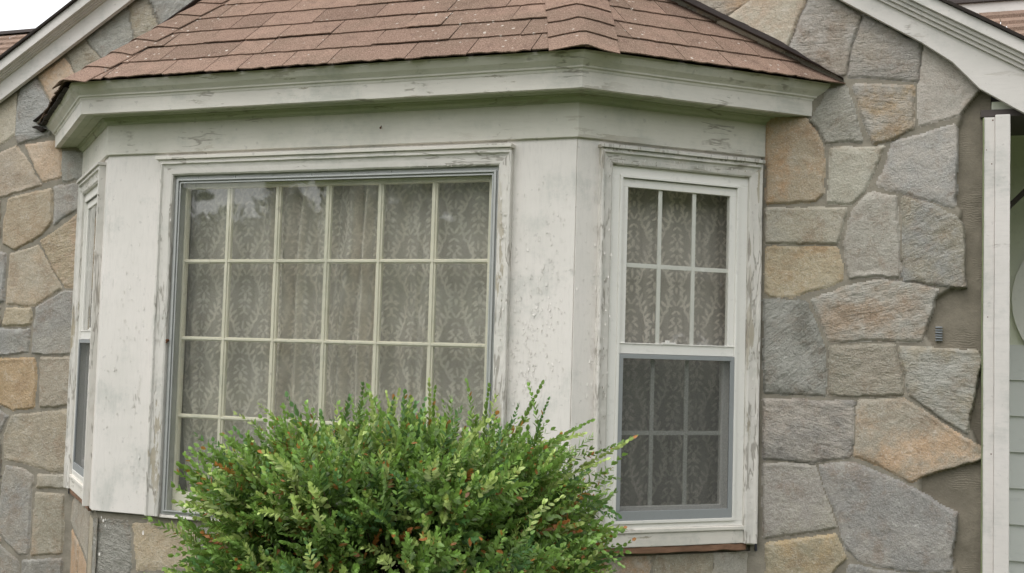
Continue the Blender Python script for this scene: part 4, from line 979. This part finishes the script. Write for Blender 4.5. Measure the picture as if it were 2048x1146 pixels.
b.tube([(cx_-.05,.6,cz_+.27),(cx_-.20,.6,cz_-.19)], .004, 6)
b.build('muntin_grid', M['vinyl'], ov)
n = 40; me = bpy.data.meshes.new('pane'); me.from_pydata([(cx_+ra*math.cos(2*math.pi*j/n), .612, cz_+rb*math.sin(2*math.pi*j/n)) for j in range(n)], [], [tuple(range(n))])
m = NT('dark_pane'); m.bsdf((.04,.05,.04), .12, None, .3); me.materials.append(m.m); link(bpy.data.objects.new('pane', me), ov)

# ---------------------------------------------------------------- boxwood
def leaf_mat(name, trans=.35):
    m = NT(name); c = m.attr('lc'); n = m.noise(60, 3, .6)
    c2 = m.mix(m.ramp(n, .3, .7, 0, .4), c, m.mix(.5, c, (.03,.05,.015)))
    x = m.n('ShaderNodeBsdfPrincipled'); m.l(c2, x.inputs['Base Color']); x.inputs['Roughness'].default_value = .38; x.inputs['Specular IOR Level'].default_value = .45
    t = m.n('ShaderNodeBsdfTranslucent'); m.l(m.mix(.5, c2, (.26,.36,.05)), t.inputs[0])
    a = m.n('ShaderNodeMixShader'); a.inputs[0].default_value = trans; m.l(x.outputs[0], a.inputs[1]); m.l(t.outputs[0], a.inputs[2]); m.l(a.outputs[0], m.out.inputs['Surface'])
    return m.m
M['leaf'] = leaf_mat('boxwood_leaf'); M['needle'] = leaf_mat('tree_leaf', .2)

def twig_template(rg, n=9, L_=.13, lw=.0064, ll=.0310, bend=.02, spread=.9):
    """opposite leaf pairs along a bent stem: returns verts, tris, leaf id"""
    V = []; F = []; lid = []; S = []
    bx, by = rg.normal(0, bend, 2)
    for k in range(n+1):
        t = (k+.6)/(n+.6); p = np.array([bx*t*t, by*t*t, L_*t]); S.append(p)
        d = np.array([2*bx*t, 2*by*t, L_]); d /= np.linalg.norm(d)
        for sgn in (0, 1):
            az = sgn*math.pi+(k % 2)*.5+rg.normal(0, .25); sp_ = spread*(1-.45*t)+rg.normal(0, .13)
            if k == n and sgn == 0: sp_ = .1
            q = np.array([math.cos(az), math.sin(az), 0]); ax = q*math.sin(sp_)+d*math.cos(sp_); ax /= np.linalg.norm(ax)
            sd_ = np.cross(ax, q*.2+d); sd_ /= np.linalg.norm(sd_)+1e-9; nn = np.cross(sd_, ax)
            l = ll*rg.uniform(.7, 1.15)*(1-.35*t*t); w_ = lw*rg.uniform(.85, 1.2)*(1-.2*t); i = len(V)
            cup = rg.uniform(.1, .35); cv_ = rg.uniform(-.15, .3)
            for a, b_ in ((0,0),(.35,1),(.35,-1),(.72,.85),(.72,-.85),(1,0)):
                V.append(p+ax*l*a+sd_*w_*b_+nn*(abs(b_)*w_*cup-cv_*l*a*a*.5))
            V.append(p+ax*l*.5-nn*cv_*l*.12)
            F += [(i,i+1,i+6),(i,i+6,i+2),(i+1,i+3,i+6),(i+2,i+6,i+4),(i+3,i+5,i+6),(i+4,i+6,i+5)]; lid += [len(lid)//1]*0
    nl = len(V)//7
    return np.array(V), np.array(F), nl, t
def basis(d, rg):
    d = d/np.linalg.norm(d, axis=-1, keepdims=True); a = rg.normal(0, 1, d.shape); a -= (a*d).sum(-1, keepdims=True)*d; a /= np.linalg.norm(a, axis=-1, keepdims=True)
    return np.stack([a, np.cross(d, a), d], -1)
def bush():
    rg = np.random.default_rng(5)
    C0 = np.array([1.848, -1.33, -.20]); root = empty('boxwood_bush', (1.835, -1.33, GROUND))
    tag(root, 'rounded green boxwood bush with a few orange leaves in front of the bay', 'bush')
    inv = Matrix.Translation((-1.835, 1.33, -GROUND))
    NB = 880; K = 13; N = NB*K                        # sprays: each a short branch carrying a fan of twigs
    d = rg.normal(0, 1, (NB, 3)); d[:, 2] = np.abs(d[:, 2])-.35*(rg.random(NB) < .45)*np.abs(rg.normal(0, 1, NB)); d /= np.linalg.norm(d, axis=1, keepdims=True)
    e = 5.0; sup = (np.abs(d)**e).sum(1)**(-1/e)
    lump = 1+.06*vnoise(d[:, 0]*2.6+7, d[:, 2]*2.6+d[:, 1]*2, 6, 3)*1.6
    R3 = np.array([.590, .47, .630]); dep = 1.0-.30*rg.random(NB)**1.5
    tipb = C0+d*sup[:, None]*R3*lump[:, None]*dep[:, None]
    bd = d*np.array([1,1,.75])+np.array([0,0,.38])+rg.normal(0, .22, (NB, 3)); bd[:, 0] += np.sign(d[:, 0])*.45*(np.abs(d[:, 0]) > .45); bd /= np.linalg.norm(bd, axis=1, keepdims=True)
    t = np.tile(np.linspace(-.26, .0, K), NB); ib = np.repeat(np.arange(NB), K)
    side = rg.normal(0, 1, (N, 3)); side -= (side*bd[ib]).sum(1, keepdims=True)*bd[ib]; side /= np.linalg.norm(side, axis=1, keepdims=True)
    pos = tipb[ib]+bd[ib]*(t+rg.normal(0,.012,N))[:, None]+side*(.012+.05*(-t/.26)*rg.random(N))[:, None]
    d = bd[ib]; sh = pos-C0; depth = None
    # gappy hollows low in the front
    def hol(cx, cy, r_): return ((pos[:, 0]-cx)**2+((pos[:, 2]-cy)*1.1)**2) < r_**2
    cut = (hol(1.98, .03, .10) | hol(1.66, .10, .07) | hol(2.30,.23,.045) | hol(1.80,.22,.04) | hol(2.22,.05,.06)) & (pos[:, 1] < -1.33) & (rg.random(N) < .93)
    ok = ~cut & (pos[:, 1] < -.62-.02) & (pos[:, 2] > GROUND+.05); pos, d, sh, side, t = pos[ok], d[ok], sh[ok], side[ok], t[ok]; N = len(pos)
    dirs = d+side*(.25+.75*(-t/.26))[:, None]*.75+rg.normal(0, .12, (N, 3))
    B = basis(dirs, rg); tmpl = [twig_template(rg, n=rg.integers(6, 11), L_=rg.uniform(.085,.145)) for _ in range(14)]
    long_ = [twig_template(rg, n=14, L_=.21, lw=.0058, ll=.028, bend=.035, spread=.75) for _ in range(4)]
    Vs = []; Fs = []; Cs = []; off = 0
    # sprigs that stick out of the outline
    spr = []
    for (x, y, z, dx, dz) in ((2.300,-1.33,.40,-.02,1),(2.165,-1.33,.40,.35,1),(2.31,-1.33,.43,.9,.35),(2.22,-1.35,.42,1.1,.10),(2.10,-1.3,.41,-.15,1),(1.80,-1.3,.42,.05,1),(1.95,-1.3,.42,-.1,1),(1.70,-1.3,.40,-.3,.9),(1.62,-1.3,.40,-1,.25),(1.47,-1.35,.38,-.6,.8),(1.39,-1.4,.32,-1,.25),(1.36,-1.4,.25,-1,.30),(1.34,-1.4,.18,-1,.18),(1.32,-1.4,.08,-1,-.05),(1.31,-1.4,-.02,-1,-.1),(1.31,-1.4,-.12,-1,-.1),(2.38,-1.3,.36,1,.15),(2.38,-1.3,.30,1,-.05),(2.38,-1.3,.22,1,-.2),(2.38,-1.3,.14,1,-.25),(2.37,-1.3,.05,1,-.25),(2.44,-1.3,.40,1,.5),(2.42,-1.3,-.02,1,-.3),(1.50,-1.3,.42,-.8,.5)):
        for _ in range(2): spr.append((x+rg.normal(0,.012), y+rg.normal(0,.05), z+rg.normal(0,.015), dx+rg.normal(0,.12), rg.normal(0,.2), dz+rg.normal(0,.12)))
    spr = np.array(spr); Bs = basis(spr[:, 3:].copy(), rg)
    def put(P, Bm, tlist, sc, dep):
        nonlocal off
        for k in range(len(P)):
            V, F, nl, _ = tlist[rg.integers(len(tlist))]; s = sc*rg.uniform(.8, 1.2)
            Vs.append(V@Bm[k].T*s+P[k]); Fs.append(F+off); off += len(V)
            base = np.array([.190,.315,.080])*(.75+.5*rg.random())
            hue = rg.random()
            if hue < .2: base = np.array([.38,.47,.16])*rg.uniform(.8, 1.25)
            elif hue < .30: base = np.array([.095,.20,.070])*rg.uniform(.8,1.2)
            elif hue < .312 and dep is not None: base = np.array([.42,.15,.05])*rg.uniform(.6,1.1)
            lc_ = base*rg.uniform(.75, 1.3, (nl, 1)); k2 = rg.random(nl)
            lc_[k2 < .03] = np.array([.40,.15,.05]); lc_ = np.repeat(lc_, 7, 0)
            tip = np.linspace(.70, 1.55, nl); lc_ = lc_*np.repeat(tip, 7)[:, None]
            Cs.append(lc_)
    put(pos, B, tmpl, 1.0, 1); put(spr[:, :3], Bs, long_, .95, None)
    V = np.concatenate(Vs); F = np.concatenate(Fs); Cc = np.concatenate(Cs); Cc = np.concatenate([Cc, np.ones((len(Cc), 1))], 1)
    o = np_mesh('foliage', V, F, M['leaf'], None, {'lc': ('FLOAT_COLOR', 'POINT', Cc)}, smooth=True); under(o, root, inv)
    # woody stems
    b = MB()
    for k in range(16):
        a = rg.uniform(0, 6.28); q = rg.integers(len(pos)); end = pos[q]; st_ = np.array([1.835+.09*math.cos(a), -1.33+.07*math.sin(a), GROUND-.02])
        mid_ = st_*.45+end*.55+np.array([0,0,.05]); b.tube([st_, st_*.7+mid_*.3+rg.normal(0,.02,3), mid_, end], .016, 6, .003)
    sel = rg.choice(len(pos), 620, replace=False)
    for q in sel:
        end = pos[q]; st_ = C0+(end-C0)*.45+rg.normal(0, .05, 3)-np.array([0,0,.12]); b.tube([st_, (st_+end)/2+rg.normal(0,.012,3), end, end+B[q][:, 2]*.05], .0032, 4, .0012)
    under(b.build('branches', M['bark'], None, smooth=True), root, inv)
bush()

# ---------------------------------------------------------------- trees across the lawn (mirrored in the glass)
WOOD = []
def tree(name, x, y, h, rr, conifer, label, seed, g=GROUND, wood=False):
    rg = np.random.default_rng(seed); inv = Matrix.Translation((-x, -y, -g))
    if not wood:
        root = empty(name, (x, y, g)); tag(root, label, 'tree', 'spruces across the lawn')
    b = MB(); b.tube([(x,y,g-.1),(x+.05*h*.1,y,g+h*.35),(x,y,g+h*.75),(x,y,g+h*.95)], h*.022, 8, h*.004)
    nb = 40
    P = []
    for k in range(nb):
        t = rg.uniform(.15 if conifer else .3, .95); a = rg.uniform(0, 6.28)
        R_ = rr*((1-t)**.8+.06 if conifer else math.sqrt(max(0,1-((t-.62)/.42)**2))); p0 = np.array([x, y, g+h*t]); p1 = p0+np.array([math.cos(a)*R_, math.sin(a)*R_, (-.12 if conifer else .18)*R_])
        b.tube([p0, (p0+p1)/2+np.array([0,0,.05*R_]), p1], h*.004, 5, h*.001)
        for j in range(90 if conifer else 80):
            s = rg.random()**.6; P.append(p0+(p1-p0)*s+rg.normal(0, .09*rr if conifer else .20*rr, 3)*(np.array([1,1,.5]) if conifer else 1))
    if not wood: under(b.build('trunk', M['trunk'], None), root, inv)
    P = np.array(P); n = len(P); sz = (.035*rr+.05)*rg.uniform(.7, 1.5, n); d = rg.normal(0, 1, (n, 3)); B = basis(d, rg)
    q = np.array([[-1,-.6,0],[1,-.6,.2],[.9,.6,0],[-.9,.6,.25]]); V = P[:, None]+np.einsum('nij,kj->nki', B, q)*sz[:, None, None]
    F = np.arange(n*4).reshape(n, 4); col = np.array([.045,.085,.028])*(rg.uniform(.6, 1.5, (n, 1, 1))*np.ones((n, 4, 1))); col = np.concatenate([col, np.ones((n, 4, 1))], -1)
    if wood: WOOD.append((V.reshape(-1, 3), col.reshape(-1, 4))); return
    under(np_mesh('crown', V.reshape(-1, 3), F, M['needle'], None, {'lc': ('FLOAT_COLOR', 'POINT', col.reshape(-1, 4))}, smooth=False), root, inv)
# direction of the mirrored view: from the picture window towards -x, -y
k = 0
for i in range(44):
    rg0 = random.Random(i+40); az = math.radians(-62+i*4.2+rg0.uniform(-1,1)); dist = rg0.uniform(40, 50) if i < 20 else rg0.uniform(24, 30)
    x, y = 1.1+dist*math.sin(az), -.6-dist*math.cos(az)
    tree('broadleaf_tree', x, y, (rg0.uniform(5.0, 6.2) if i < 20 else rg0.uniform(7.0, 8.6)), rg0.uniform(2.6, 3.6), False, '', 100+i, GROUND+max(0, (-y-32)*.09), wood=True)
V = np.concatenate([q[0] for q in WOOD]); C_ = np.concatenate([q[1] for q in WOOD])
tag(np_mesh('far_wood', V, np.arange(len(V)).reshape(-1, 4), M['needle'], None, {'lc': ('FLOAT_COLOR', 'POINT', C_)}, smooth=False), kind='stuff')
for i, (az, dist, h, rr, nm) in enumerate(((-36.5, 34, 6.3, 1.8, 'slim spruce mirrored in the first pane column of the picture window'), (-31.3, 32, 6.9, 1.9, 'spruce mirrored as a lone spire in the third pane column'), (-27.8, 31, 8.0, 2.2, 'spruce mirrored in the fourth pane column of the picture window'), (-25.3, 29, 10.5, 2.8, 'broad spruce mirrored in the fifth pane column of the picture window'), (-23.0, 30, 11.5, 3.0, 'tallest spruce mirrored in the sixth pane column of the picture window'), (-20.6, 33, 11.0, 3.0, 'spruce standing just beyond the right edge of the mirrored view'))):
    a = math.radians(az); tree('spruce_tree', 3.52+dist*math.sin(a), 3.70-dist*math.cos(a), h, rr, True, nm, 300+i)
